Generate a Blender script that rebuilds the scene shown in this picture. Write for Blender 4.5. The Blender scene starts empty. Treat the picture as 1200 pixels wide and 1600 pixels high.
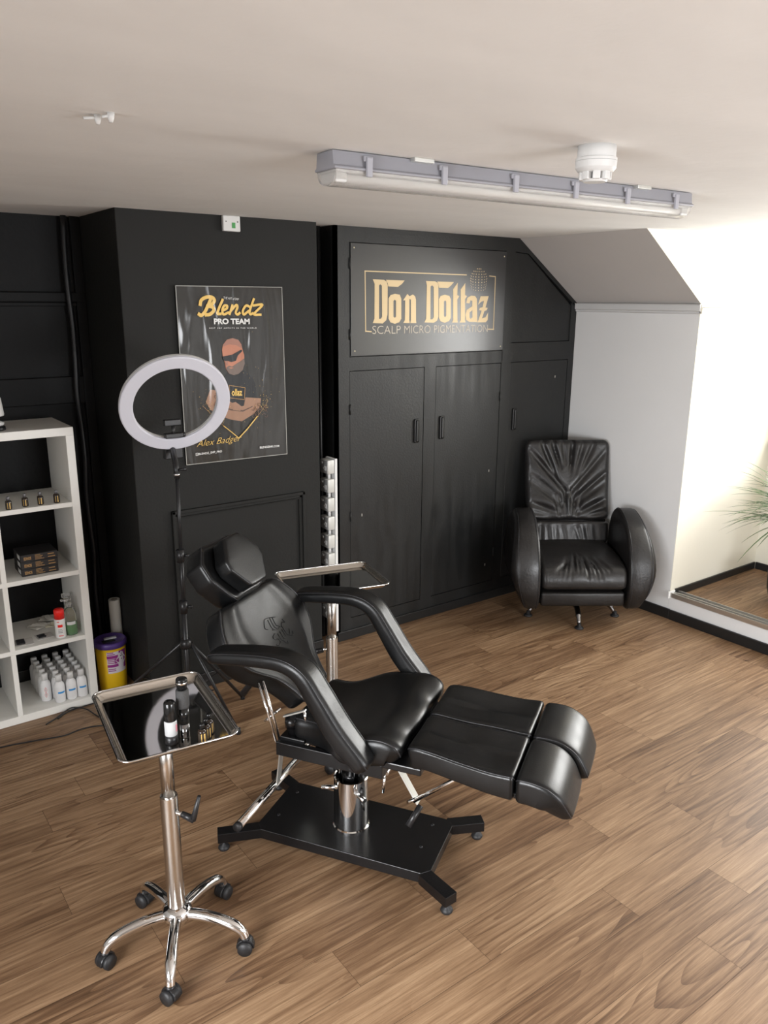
import bpy, bmesh, math, random
from mathutils import Vector, Matrix
from math import sin, cos, pi, radians, sqrt

random.seed(7)
scene = bpy.context.scene
COL = scene.collection

# ------------------------------------------------------------------ camera
CH = 2.0719
cam_data = bpy.data.cameras.new('camera')
cam = bpy.data.objects.new('camera', cam_data)
COL.objects.link(cam)
_R = Vector((0.80632837, -0.59142584, 0.00707401))
_U = Vector((0.14811098, 0.21347925, 0.96565509))
_F = Vector((0.57262352, 0.77758735, -0.25973104))
_m = Matrix((_R, _U, -_F)).transposed().to_4x4()
_m.translation = Vector((0, 0, CH))
cam.matrix_world = _m
cam_data.sensor_fit = 'VERTICAL'
cam_data.sensor_height = 24.0
cam_data.sensor_width = 18.0
cam_data.lens = 1230.36 / 1600 * 24.0
cam_data.clip_start = 0.05
cam_data.clip_end = 60
scene.camera = cam

# ------------------------------------------------------------------ world, lights, exposure
world = bpy.data.worlds.new('daylight')
scene.world = world
world.use_nodes = True
_bg = world.node_tree.nodes['Background']
_bg.inputs['Color'].default_value = (0.86, 0.93, 1.0, 1)
_bg.inputs['Strength'].default_value = 1.6
scene.view_settings.view_transform = 'Standard'
scene.view_settings.look = 'None'
scene.view_settings.gamma = 1
scene.view_settings.use_curve_mapping = False
scene.view_settings.exposure = 0.37


def area(name, loc, target, sx, sy, power, color=(1, 1, 1), spread=180):
    d = bpy.data.lights.new(name, 'AREA')
    d.shape = 'RECTANGLE'
    d.size = sx
    d.size_y = sy
    d.energy = power
    d.color = color
    d.spread = radians(spread)
    o = bpy.data.objects.new(name, d)
    o.location = loc
    o.rotation_euler = (Vector(target) - Vector(loc)).to_track_quat('-Z', 'Y').to_euler()
    COL.objects.link(o)
    return o


# daylight entering through the dormer window and the windows behind the camera
area('daylight_dormer', (5.66, 1.75, 1.72), (4.0, 1.75, 1.55), 1.45, 1.15, 78, (1.0, 0.985, 0.95))
area('daylight_rear', (2.6, -2.72, 1.42), (2.6, 0, .1), 2.2, 1.2, 120, (0.97, 0.98, 1.0))
area('daylight_side', (-1.74, 0.3, 1.32), (0, 0.3, .55), 2.3, 1.1, 92, (0.97, 0.98, 1.0), 110)

# ------------------------------------------------------------------ materials
MATS = {}


def mat(name, color=(0.5, 0.5, 0.5), rough=0.5, metal=0.0, bump=0.0, bscale=50.0, spec=0.5, coat=0.0,
        coat_rough=0.1, var=0.0, vscale=3.0, trans=0.0, ior=1.45, emit=None, bdetail=3.0, vstretch=(1, 1, 1), rvar=0.0):
    if name in MATS:
        return MATS[name]
    m = bpy.data.materials.new(name)
    m.use_nodes = True
    nt = m.node_tree
    b = nt.nodes['Principled BSDF']
    b.inputs['Base Color'].default_value = (*color, 1)
    b.inputs['Roughness'].default_value = rough
    b.inputs['Metallic'].default_value = metal
    b.inputs['Specular IOR Level'].default_value = spec
    b.inputs['Coat Weight'].default_value = coat
    b.inputs['Coat Roughness'].default_value = coat_rough
    b.inputs['Transmission Weight'].default_value = trans
    b.inputs['IOR'].default_value = ior
    tc = nt.nodes.new('ShaderNodeTexCoord')
    if bump:
        n = nt.nodes.new('ShaderNodeTexNoise')
        n.inputs['Scale'].default_value = bscale
        n.inputs['Detail'].default_value = bdetail
        bp = nt.nodes.new('ShaderNodeBump')
        bp.inputs['Strength'].default_value = bump
        bp.inputs['Distance'].default_value = 0.01
        nt.links.new(tc.outputs['Object'], n.inputs['Vector'])
        nt.links.new(n.outputs['Fac'], bp.inputs['Height'])
        nt.links.new(bp.outputs['Normal'], b.inputs['Normal'])
    if var or rvar:
        mp = nt.nodes.new('ShaderNodeMapping')
        mp.inputs['Scale'].default_value = vstretch
        n = nt.nodes.new('ShaderNodeTexNoise')
        n.inputs['Scale'].default_value = vscale
        n.inputs['Detail'].default_value = 5
        nt.links.new(tc.outputs['Object'], mp.inputs['Vector'])
        nt.links.new(mp.outputs['Vector'], n.inputs['Vector'])
        if var:
            r = nt.nodes.new('ShaderNodeValToRGB')
            r.color_ramp.elements[0].position = 0.3
            r.color_ramp.elements[1].position = 0.7
            r.color_ramp.elements[0].color = (*[c * (1 - var) for c in color], 1)
            r.color_ramp.elements[1].color = (*[min(1, c * (1 + var)) for c in color], 1)
            nt.links.new(n.outputs['Fac'], r.inputs['Fac'])
            nt.links.new(r.outputs['Color'], b.inputs['Base Color'])
        if rvar:
            mr = nt.nodes.new('ShaderNodeMapRange')
            mr.inputs['From Min'].default_value = 0.3
            mr.inputs['From Max'].default_value = 0.7
            mr.inputs['To Min'].default_value = rough - rvar
            mr.inputs['To Max'].default_value = rough + rvar
            nt.links.new(n.outputs['Fac'], mr.inputs['Value'])
            nt.links.new(mr.outputs['Result'], b.inputs['Roughness'])
    MATS[name] = m
    return m


black_paint = mat('black wall paint', (0.0035, 0.0038, 0.0042), 0.62, bump=0.12, bscale=60, var=0.1, vscale=4, spec=0.3)
breast_paint = mat('charcoal wall paint', (0.0115, 0.0115, 0.0105), 0.66, bump=0.12, bscale=80, var=0.06, vscale=3, spec=0.3)
cupboard_paint = mat('brushed black satin paint', (0.0105, 0.011, 0.011), 0.44, bump=0.1, bscale=90, var=0.12, vscale=5,
                     vstretch=(3.5, 1, 0.5), rvar=0.08, spec=0.5)
gloss_black = mat('black skirting gloss', (0.012, 0.012, 0.012), 0.38, bump=0.05, bscale=30)
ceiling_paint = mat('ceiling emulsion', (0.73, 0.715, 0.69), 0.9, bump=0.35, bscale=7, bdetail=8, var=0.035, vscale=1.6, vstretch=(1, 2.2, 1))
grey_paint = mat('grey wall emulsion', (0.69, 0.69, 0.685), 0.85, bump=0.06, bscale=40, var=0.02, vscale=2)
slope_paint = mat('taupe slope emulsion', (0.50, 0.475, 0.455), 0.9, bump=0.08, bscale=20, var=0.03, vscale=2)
cream_paint = mat('cream wall emulsion', (0.70, 0.67, 0.58), 0.85, bump=0.06, bscale=30)
white_trim = mat('white trim gloss', (0.74, 0.74, 0.73), 0.4)
shelf_white = mat('white laminate', (0.80, 0.79, 0.75), 0.42, bump=0.02, bscale=20)
chrome = mat('polished chrome', (0.82, 0.82, 0.82), 0.07, 1.0)
brushed = mat('brushed stainless', (0.62, 0.60, 0.57), 0.22, 1.0, bump=0.03, bscale=200)
tray_steel = mat('mirror stainless tray', (0.55, 0.54, 0.52), 0.045, 1.0, bump=0.02, bscale=5)
rim_steel = mat('satin stainless rim', (0.78, 0.74, 0.68), 0.2, 1.0)
zinc = mat('galvanised bracket', (0.72, 0.73, 0.70), 0.38, 0.85)
black_plastic = mat('black plastic', (0.012, 0.012, 0.013), 0.35, bump=0.03, bscale=150)
rubber = mat('black rubber', (0.016, 0.016, 0.017), 0.5)
black_steel = mat('black powder coat', (0.005, 0.005, 0.0055), 0.27, bump=0.06, bscale=260, spec=0.5)
leather = mat('black faux leather', (0.005, 0.0052, 0.0055), 0.33, bump=0.05, bscale=220, spec=0.45, var=0.1, vscale=12, rvar=0.05)
leather_side = mat('black faux leather side panel', (0.007, 0.0073, 0.0083), 0.38, bump=0.06, bscale=220)
old_leather = mat('worn black armchair leather', (0.012, 0.011, 0.0108), 0.36, bump=0.12, bscale=60, spec=0.5, var=0.2, vscale=9, rvar=0.08)
piping_m = mat('black piping', (0.02, 0.02, 0.022), 0.25)
dark_grey = mat('dark grey metal', (0.03, 0.03, 0.032), 0.35, 0.6)
white_plastic = mat('white plastic', (0.66, 0.66, 0.65), 0.4)
grey_plastic = mat('pale grey light housing', (0.30, 0.30, 0.33), 0.45)
ring_diffuser = mat('ring light diffuser', (0.60, 0.60, 0.66), 0.45)
clear_plastic = mat('clear plastic', (0.95, 0.95, 0.95), 0.08, trans=0.92, ior=1.3)
clear_ribbed = mat('clear ribbed diffuser', (0.93, 0.92, 0.90), 0.22, trans=0.8, ior=1.2)
tube_white = mat('fluorescent tube glass', (0.85, 0.85, 0.83), 0.25)
gold_m = mat('gold foil', (0.50, 0.385, 0.225), 0.42, 0.3)
green_m = mat('green print', (0.06, 0.30, 0.08), 0.5)


# ------------------------------------------------------------------ mesh helpers
class MB:
    """collects shapes and links them as ONE mesh object"""

    def __init__(self):
        self.bm = bmesh.new()

    def _xf(self, vs, M):
        if M is not None:
            for v in vs:
                v.co = M @ v.co

    def box(self, x0, x1, y0, y1, z0, z1, bev=0.0, M=None, mi=0, seg=2):
        b = bmesh.new()
        vs = [b.verts.new((x, y, z)) for x in (x0, x1) for y in (y0, y1) for z in (z0, z1)]
        for f in ((0, 1, 3, 2), (4, 6, 7, 5), (0, 4, 5, 1), (2, 3, 7, 6), (0, 2, 6, 4), (1, 5, 7, 3)):
            b.faces.new([vs[i] for i in f])
        if bev > 0:
            bmesh.ops.bevel(b, geom=b.edges[:], offset=bev, segments=seg, affect='EDGES', profile=0.5)
        bmesh.ops.recalc_face_normals(b, faces=b.faces[:])
        self.merge(b, M, mi)
        return self

    def merge(self, b, M=None, mi=0):
        mp = {}
        for v in b.verts:
            co = v.co.copy()
            if M is not None:
                co = M @ co
            mp[v] = self.bm.verts.new(co)
        for f in b.faces:
            try:
                nf = self.bm.faces.new([mp[v] for v in f.verts])
                nf.material_index = mi
                nf.smooth = f.smooth
            except ValueError:
                pass
        b.free()

    def tube(self, pts, r, seg=12, M=None, mi=0, cap=True, closed=False):
        pts = [Vector(p) for p in pts]
        n = len(pts)
        rs = r if isinstance(r, (list, tuple)) else [r] * n
        b = bmesh.new()
        rings = []
        prev = None
        for i, p in enumerate(pts):
            if closed:
                t = (pts[(i + 1) % n] - pts[i - 1]).normalized()
            elif i == 0:
                t = (pts[1] - pts[0]).normalized()
            elif i == n - 1:
                t = (pts[-1] - pts[-2]).normalized()
            else:
                t = ((pts[i + 1] - p).normalized() + (p - pts[i - 1]).normalized()).normalized()
            if prev is None:
                a = t.orthogonal().normalized()
            else:
                a = prev - t * prev.dot(t)
                a = a.normalized() if a.length > 1e-6 else t.orthogonal().normalized()
            prev = a
            c = t.cross(a)
            rings.append([b.verts.new(p + (a * cos(2 * pi * k / seg) + c * sin(2 * pi * k / seg)) * rs[i]) for k in range(seg)])
        m = n if closed else n - 1
        for i in range(m):
            A, B = rings[i], rings[(i + 1) % n]
            for k in range(seg):
                f = b.faces.new((A[k], A[(k + 1) % seg], B[(k + 1) % seg], B[k]))
                f.smooth = True
        if cap and not closed:
            b.faces.new(rings[0][::-1])
            b.faces.new(rings[-1])
        bmesh.ops.recalc_face_normals(b, faces=b.faces[:])
        self.merge(b, M, mi)
        return self

    def lathe(self, prof, seg=32, M=None, mi=0, origin=(0, 0, 0), flat=False):
        """prof: list of (radius, z)"""
        b = bmesh.new()
        o = Vector(origin)
        rings = []
        for r, z in prof:
            if r < 1e-6:
                rings.append([b.verts.new(o + Vector((0, 0, z)))])
            else:
                rings.append([b.verts.new(o + Vector((r * cos(2 * pi * k / seg), r * sin(2 * pi * k / seg), z))) for k in range(seg)])
        for A, B in zip(rings, rings[1:]):
            for k in range(seg):
                a0, a1 = A[k % len(A)], A[(k + 1) % len(A)]
                b0, b1 = B[k % len(B)], B[(k + 1) % len(B)]
                vs = []
                for v in (a0, a1, b1, b0):
                    if v not in vs:
                        vs.append(v)
                if len(vs) > 2:
                    f = b.faces.new(vs)
                    f.smooth = not flat
        bmesh.ops.recalc_face_normals(b, faces=b.faces[:])
        self.merge(b, M, mi)
        return self

    def prism(self, poly, axis, a0, a1, M=None, mi=0, bev=0.0, holes=None, seg=2):
        """extrude a 2D polygon; axis 'y': poly=(x,z); 'z': poly=(x,y); 'x': poly=(y,z)"""
        b = bmesh.new()

        def P(u, v, w):
            return {'y': (u, w, v), 'z': (u, v, w), 'x': (w, u, v)}[axis]
        A = [b.verts.new(P(u, v, a0)) for u, v in poly]
        B = [b.verts.new(P(u, v, a1)) for u, v in poly]
        b.faces.new(A)
        b.faces.new(B)
        n = len(poly)
        for i in range(n):
            b.faces.new((A[i], A[(i + 1) % n], B[(i + 1) % n], B[i]))
        bmesh.ops.recalc_face_normals(b, faces=b.faces[:])
        if bev > 0:
            bmesh.ops.bevel(b, geom=b.edges[:], offset=bev, segments=seg, affect='EDGES', profile=0.5)
        self.merge(b, M, mi)
        return self

    def poly(self, pts3, mi=0):
        try:
            f = self.bm.faces.new([self.bm.verts.new(p) for p in pts3])
            f.material_index = mi
        except ValueError:
            pass
        return self

    def build(self, name, mats, parent=None, smooth=None, loc=None):
        me = bpy.data.meshes.new(name)
        self.bm.to_mesh(me)
        self.bm.free()
        for m in (mats if isinstance(mats, (list, tuple)) else [mats]):
            me.materials.append(m)
        o = bpy.data.objects.new(name, me)
        COL.objects.link(o)
        if smooth is not None:
            for p in me.polygons:
                p.use_smooth = True
            me.set_sharp_from_angle(angle=radians(smooth))
        if parent is not None:
            o.parent = parent
        if loc is not None:
            o.location = loc
        return o


def thing(name, label, cat, loc=(0, 0, 0), rz=0.0, group=None):
    o = bpy.data.objects.new(name, None)
    o.empty_display_size = 0.05
    COL.objects.link(o)
    o.location = loc
    o.rotation_euler = (0, 0, rz)
    return tag(o, label, cat, group)


def tag(o, label, cat, group=None, kind=None):
    if label:
        o['label'] = label
    if cat:
        o['category'] = cat
    if group:
        o['group'] = group
    if kind:
        o['kind'] = kind
    return o


def struct(o, label=None):
    o['kind'] = 'structure'
    if label:
        o['label'] = label
    return o


def dup(root, loc, rz=None, label=None, group=None):
    r = root.copy()
    COL.objects.link(r)
    r.location = loc
    if rz is not None:
        r.rotation_euler = (0, 0, rz)
    if label:
        r['label'] = label
    if group:
        r['group'] = group
    for ch in list(root.children):
        c = ch.copy()
        COL.objects.link(c)
        c.parent = r
        for g in list(ch.children):
            d = g.copy()
            COL.objects.link(d)
            d.parent = c
    return r


def catmull(pts, n=8, closed=False):
    P = [Vector(p) for p in pts]
    N = len(P)
    out = []
    rng = range(N) if closed else range(N - 1)
    for i in rng:
        if closed:
            p0, p1, p2, p3 = P[i - 1], P[i], P[(i + 1) % N], P[(i + 2) % N]
        else:
            p0 = P[i - 1] if i > 0 else P[0] * 2 - P[1]
            p1, p2 = P[i], P[i + 1]
            p3 = P[i + 2] if i + 2 < N else P[-1] * 2 - P[-2]
        for k in range(n):
            t = k / n
            out.append(0.5 * ((2 * p1) + (-p0 + p2) * t + (2 * p0 - 5 * p1 + 4 * p2 - p3) * t * t + (-p0 + 3 * p1 - 3 * p2 + p3) * t ** 3))
    if not closed:
        out.append(P[-1].copy())
    return out


def lerp_tab(tab, s):
    """value table [(s, v)...]: a list is interpolated smoothly, a tuple of pairs linearly"""
    if not isinstance(tab, (list, tuple)):
        return tab
    if s <= tab[0][0]:
        return tab[0][1]
    for i, ((a, va), (b, vb)) in enumerate(zip(tab, tab[1:])):
        if s <= b:
            t = (s - a) / (b - a)
            if isinstance(tab, tuple):
                return va + (vb - va) * t
            m0 = (vb - va) if i == 0 else (vb - tab[i - 1][1]) / (b - tab[i - 1][0]) * (b - a)
            m1 = (vb - va) if i + 2 >= len(tab) else (tab[i + 2][1] - va) / (tab[i + 2][0] - a) * (b - a)
            return (2 * t ** 3 - 3 * t * t + 1) * va + (t ** 3 - 2 * t * t + t) * m0 + (3 * t * t - 2 * t ** 3) * vb + (t ** 3 - t * t) * m1
    return tab[-1][1]


def slab(name, path, halfw, thick, mats, parent, r=0.02, rb=None, crown=None, yc=0.0, n=36, mtop=14, rend=None, smooth_path=True):
    """upholstered pad: its TOP face follows path [(x,z)...] in the local x-z plane, width along local y"""
    rb = r * 0.5 if rb is None else rb
    rend = r if rend is None else rend
    P = [Vector((x, 0, z)) for x, z in path]
    P = catmull(P, 16) if smooth_path else P
    L = [0]
    for a, b in zip(P, P[1:]):
        L.append(L[-1] + (b - a).length)
    tot = L[-1]

    def at(d):
        d = max(0, min(tot, d))
        for i in range(len(L) - 1):
            if d <= L[i + 1] + 1e-9:
                t = (d - L[i]) / max(1e-9, L[i + 1] - L[i])
                return P[i].lerp(P[i + 1], t)
        return P[-1]
    ds = [rend * (1 - cos(a * pi / 12)) for a in range(0, 6)]
    mid = [rend + (tot - 2 * rend) * k / n for k in range(n + 1)]
    ds = ds + mid + [tot - d for d in reversed(ds)]
    b = bmesh.new()
    rings = []
    for d in ds:
        c = at(d)
        e = 0.004
        tg = (at(d + e) - at(d - e)).normalized()
        nrm = Vector((-tg.z, 0, tg.x))
        if nrm.x + nrm.z < 0:
            nrm = -nrm
        s = d / tot
        de = min(d, tot - d)
        ins = rend - sqrt(max(0, rend * rend - (rend - de) ** 2)) if de < rend else 0
        hw = lerp_tab(halfw, s) - ins
        th = lerp_tab(thick, s)
        y_c = lerp_tab(yc, s)
        ring = []
        top0 = -ins
        bot0 = -th + ins * (rb / r if r else 0)

        def rr(rad, lim):
            return min(rad, lim)
        r1 = max(0.001, min(r, (top0 - bot0) * 0.48, hw * 0.8))
        r2 = max(0.001, min(rb, (top0 - bot0) * 0.48, hw * 0.8))
        sec = []
        for k in range(mtop + 1):
            t = -1 + 2 * k / mtop
            sec.append((t * (hw - r1), top0))
        for k in range(1, 6):
            a = pi / 2 * k / 6
            sec.append((hw - r1 + r1 * sin(a), top0 - r1 + r1 * cos(a)))
        sec.append((hw, top0 - r1))
        sec.append((hw, (top0 - r1 + bot0 + r2) / 2))
        sec.append((hw, bot0 + r2))
        for k in range(1, 3):
            a = pi / 2 * k / 3
            sec.append((hw - r2 + r2 * cos(a), bot0 + r2 - r2 * sin(a)))
        sec.append((hw - r2, bot0))
        sec.append((0, bot0))
        sec.append((-hw + r2, bot0))
        for k in range(1, 3):
            a = pi / 2 * k / 3
            sec.append((-hw + r2 - r2 * sin(a), bot0 + r2 - r2 * cos(a)))
        sec.append((-hw, bot0 + r2))
        sec.append((-hw, (top0 - r1 + bot0 + r2) / 2))
        sec.append((-hw, top0 - r1))
        for k in range(1, 6):
            a = pi / 2 * k / 6
            sec.append((-hw + r1 - r1 * cos(a), top0 - r1 + r1 * sin(a)))
        for y, h in sec:
            dz = 0
            if crown is not None and h > -th * 0.5:
                w = 1 if h > top0 - r1 * 0.5 else max(0, (h - top0 + r1) / (r1 * 0.5))
                dz = crown(s, y / max(hw, 1e-6)) * w
            ring.append(b.verts.new(c + nrm * (h + dz) + Vector((0, y_c + y, 0))))
        rings.append(ring)
    N = len(rings[0])
    for A, B in zip(rings, rings[1:]):
        for k in range(N):
            f = b.faces.new((A[k], A[(k + 1) % N], B[(k + 1) % N], B[k]))
            f.smooth = True
    b.faces.new(rings[0][::-1])
    b.faces.new(rings[-1])
    bmesh.ops.recalc_face_normals(b, faces=b.faces[:])
    edges = {'near': [v.co.copy() for v in [rg[N - 3] for rg in rings]], 'far': [rg[mtop + 3].co.copy() for rg in rings]}
    me = bpy.data.meshes.new(name)
    b.to_mesh(me)
    b.free()
    for m in (mats if isinstance(mats, (list, tuple)) else [mats]):
        me.materials.append(m)
    me.set_sharp_from_angle(angle=radians(60))
    o = bpy.data.objects.new(name, me)
    COL.objects.link(o)
    o.parent = parent
    return o, edges


def text_mesh(s, bold=0.0, shear=0.0, space=1.0):
    cu = bpy.data.curves.new('lettering', 'FONT')
    cu.body = s
    cu.size = 1
    cu.offset = bold
    cu.shear = shear
    cu.space_character = space
    cu.resolution_u = 4
    ob = bpy.data.objects.new('lettering', cu)
    COL.objects.link(ob)
    dg = bpy.context.evaluated_depsgraph_get()
    me = bpy.data.meshes.new_from_object(ob.evaluated_get(dg))
    bpy.data.objects.remove(ob)
    bpy.data.curves.remove(cu)
    vs = [v.co.copy() for v in me.vertices]
    fs = [tuple(p.vertices) for p in me.polygons]
    bpy.data.meshes.remove(me)
    x0 = min(v.x for v in vs); x1 = max(v.x for v in vs)
    y0 = min(v.y for v in vs); y1 = max(v.y for v in vs)
    return [((v.x - x0) / (x1 - x0), (v.y - y0) / (y1 - y0)) for v in vs], fs


def add_text(mb, s, fn, bold=0.0, shear=0.0, space=1.0, mi=0):
    """fn(u,v)->3D point, u,v in 0..1 over the lettering's own box"""
    vs, fs = text_mesh(s, bold, shear, space)
    bv = [mb.bm.verts.new(fn(u, v)) for u, v in vs]
    for f in fs:
        try:
            nf = mb.bm.faces.new([bv[i] for i in f])
            nf.material_index = mi
        except ValueError:
            pass

# ------------------------------------------------------------------ the room
H = 2.468            # ceiling
ZK, XM, XS = 2.063, 4.514, 3.913   # knee wall top, knee wall plane, foot of the slope at the ceiling
YC, YB, YR = 3.841, 3.774, 4.345   # cupboard front, chimney breast front, recess wall
YE, XD, ZD = 2.874, 5.57, 0.15     # dormer cheek, dormer end wall, dormer floor
XL, YN = -1.7, -2.7
XB0, XB1, XC0 = 1.255, 2.322, 2.477
YD0 = 0.75           # other cheek of the dormer


def floor_material():
    m = bpy.data.materials.new('walnut laminate planks')
    m.use_nodes = True
    nt = m.node_tree
    N, Lk = nt.nodes, nt.links
    b = N['Principled BSDF']
    tc = N.new('ShaderNodeTexCoord')
    at = N.new('ShaderNodeAttribute')
    at.attribute_name = 'plank'
    sep = N.new('ShaderNodeSeparateColor')
    Lk.new(at.outputs['Color'], sep.inputs['Color'])
    off = N.new('ShaderNodeCombineXYZ')
    mul = N.new('ShaderNodeMath'); mul.operation = 'MULTIPLY'; mul.inputs[1].default_value = 37.0
    Lk.new(sep.outputs['Green'], mul.inputs[0])
    Lk.new(mul.outputs[0], off.inputs['X'])
    Lk.new(mul.outputs[0], off.inputs['Z'])
    add = N.new('ShaderNodeVectorMath'); add.operation = 'ADD'
    Lk.new(tc.outputs['Object'], add.inputs[0])
    Lk.new(off.outputs[0], add.inputs[1])

    def noise(scale, detail, stretch, rough=0.5, dist=0.0):
        mp = N.new('ShaderNodeMapping')
        mp.inputs['Scale'].default_value = stretch
        n = N.new('ShaderNodeTexNoise')
        n.inputs['Scale'].default_value = scale
        n.inputs['Detail'].default_value = detail
        n.inputs['Roughness'].default_value = rough
        n.inputs['Distortion'].default_value = dist
        Lk.new(add.outputs[0], mp.inputs['Vector'])
        Lk.new(mp.outputs['Vector'], n.inputs['Vector'])
        return n.outputs['Fac']

    def math(op, a, bb, c=None):
        n = N.new('ShaderNodeMath'); n.operation = op
        for i, v in enumerate((a, bb, c)):
            if v is None:
                continue
            if isinstance(v, (int, float)):
                n.inputs[i].default_value = v
            else:
                Lk.new(v, n.inputs[i])
        return n.outputs[0]
    # cathedral grain: contour lines of a stretched noise
    field = noise(1.0, 1.5, (0.75, 6.0, 1), 0.40, 0.10)
    rings = math('FRACT', math('MULTIPLY', field, 17.0), 0)
    rings = math('POWER', rings, 2.2)
    rmask = noise(1.0, 1.0, (1.1, 3.2, 1), 0.4)
    rmask = math('MULTIPLY', math('SUBTRACT', rmask, 0.36), 3.2)
    rmask = math('MINIMUM', math('MAXIMUM', rmask, 0.0), 1.0)
    rings = math('MULTIPLY', rings, rmask)
    fine = noise(1.0, 7.0, (9, 330, 1), 0.72)
    streak = noise(1.0, 5.0, (2.2, 62, 1), 0.62)
    broad = noise(1.0, 3.0, (0.9, 5, 1), 0.55)
    v = math('MULTIPLY', rings, -0.27)
    v = math('MULTIPLY_ADD', fine, 0.62, v)
    v = math('MULTIPLY_ADD', streak, 0.85, v)
    v = math('MULTIPLY_ADD', broad, 0.62, v)
    v = math('ADD', v, math('MULTIPLY_ADD', sep.outputs['Red'], 0.17, -0.64))
    r = N.new('ShaderNodeValToRGB')
    cr = r.color_ramp
    cr.elements[0].position = 0.08
    cr.elements[0].color = (0.066, 0.034, 0.017, 1)
    cr.elements[1].position = 0.9
    cr.elements[1].color = (0.46, 0.315, 0.185, 1)
    e = cr.elements.new(0.32); e.color = (0.150, 0.083, 0.043, 1)
    e = cr.elements.new(0.52); e.color = (0.250, 0.152, 0.084, 1)
    e = cr.elements.new(0.70); e.color = (0.350, 0.228, 0.132, 1)
    Lk.new(v, r.inputs['Fac'])
    # knots
    vor = N.new('ShaderNodeTexVoronoi')
    mp = N.new('ShaderNodeMapping'); mp.inputs['Scale'].default_value = (1.1, 2.6, 1)
    Lk.new(add.outputs[0], mp.inputs['Vector'])
    Lk.new(mp.outputs['Vector'], vor.inputs['Vector'])
    vor.inputs['Scale'].default_value = 1.3
    kn = N.new('ShaderNodeMapRange')
    kn.inputs['From Min'].default_value = 0.0
    kn.inputs['From Max'].default_value = 0.045
    kn.inputs['To Min'].default_value = 0.35
    kn.inputs['To Max'].default_value = 1.0
    Lk.new(vor.outputs['Distance'], kn.inputs['Value'])
    mx = N.new('ShaderNodeMix'); mx.data_type = 'RGBA'; mx.blend_type = 'MULTIPLY'
    mx.inputs['Factor'].default_value = 1.0
    Lk.new(r.outputs['Color'], mx.inputs[6])
    Lk.new(kn.outputs['Result'], mx.inputs[7])
    Lk.new(mx.outputs[2], b.inputs['Base Color'])
    b.inputs['Roughness'].default_value = 0.46
    b.inputs['Specular IOR Level'].default_value = 0.4
    bp = N.new('ShaderNodeBump'); bp.inputs['Strength'].default_value = 0.06; bp.inputs['Distance'].default_value = 0.01
    Lk.new(fine, bp.inputs['Height'])
    Lk.new(bp.outputs['Normal'], b.inputs['Normal'])
    return m


planks_m = floor_material()
gap_m = mat('dark plank joint', (0.05, 0.03, 0.018), 0.7)


def planks(name, x0, x1, y0, y1, z, seed, fixed):
    rnd = random.Random(seed)
    W, LN, Y0 = 0.1665, 1.208, 1.4735
    k0 = math.floor((y0 - Y0) / W)
    k1 = math.ceil((y1 - Y0) / W)
    verts, faces, cols = [], [], []
    g = 0.0006
    for k in range(k0, k1):
        ya, yb = max(y0, Y0 + k * W), min(y1, Y0 + (k + 1) * W)
        if yb - ya < 0.002:
            continue
        o, tones = fixed.get(k, (rnd.random() * LN, {}))
        i0 = math.floor((x0 - o) / LN)
        i1 = math.ceil((x1 - o) / LN)
        for i in range(i0, i1):
            xa, xb = max(x0, o + i * LN), min(x1, o + (i + 1) * LN)
            tone, off = rnd.random(), rnd.random()
            tone = tones.get(i, tone)
            if xb - xa < 0.002:
                continue
            n = len(verts)
            verts += [(xa + g, ya + g, z), (xb - g, ya + g, z), (xb - g, yb - g, z), (xa + g, yb - g, z)]
            faces.append((n, n + 1, n + 2, n + 3))
            cols.append((tone, off))
    n = len(verts)
    verts += [(x0, y0, z - .0008), (x1, y0, z - .0008), (x1, y1, z - .0008), (x0, y1, z - .0008),
              (x0, y0, z - .12), (x1, y0, z - .12), (x1, y1, z - .12), (x0, y1, z - .12)]
    base = [(n, n + 1, n + 2, n + 3), (n + 4, n + 7, n + 6, n + 5), (n, n + 4, n + 5, n + 1), (n + 1, n + 5, n + 6, n + 2), (n + 2, n + 6, n + 7, n + 3), (n + 3, n + 7, n + 4, n)]
    me = bpy.data.meshes.new(name)
    me.from_pydata(verts, [], faces + base)
    ca = me.color_attributes.new('plank', 'FLOAT_COLOR', 'CORNER')
    me.materials.append(planks_m)
    me.materials.append(gap_m)
    for p in me.polygons:
        if p.index < len(faces):
            for li in p.loop_indices:
                ca.data[li].color = (cols[p.index][0], cols[p.index][1], 0, 1)
        else:
            p.material_index = 1
    o = bpy.data.objects.new(name, me)
    COL.objects.link(o)
    return o


FIX = {-1: (2.085, {}), 0: (1.53, {0: .75, 1: .2, -1: .9}), 1: (2.34, {0: .35, -1: .15}), 2: (2.74, {}), -2: (2.5, {0: .7, -1: .25}), 4: (0.69, {}),
       11: (0.90, {-1: 1.15, 0: .3}), 12: (3.30, {-1: .3, 0: .45}), 3: (1.9, {0: .55})}
struct(planks('floor', XL, XM + 0.02, YN, YR, 0.0, 11, FIX))
struct(planks('floor', XM + 0.03, XD, YD0, YE, ZD, 5, {}))

# recess wall behind the shelf, chimney breast, left and rear walls
w = MB().box(XL - .1, 3.0, YR, YR + .12, -.1, H + .1)
struct(w.build('wall_back', black_paint))
w = MB().box(XB0, XB1, YB, YR + .02, -.05, H + .02, bev=0.004)
struct(w.build('wall_chimney_breast', breast_paint))
struct(MB().box(XL - .12, XL, YN - .1, -.95, -.1, H + .1).box(XL - .12, XL, 1.55, YR + .1, -.1, H + .1)
       .box(XL - .12, XL, -.95, 1.55, -.1, .75).box(XL - .12, XL, -.95, 1.55, 2.18, H + .1).build('wall_left', grey_paint))
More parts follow.
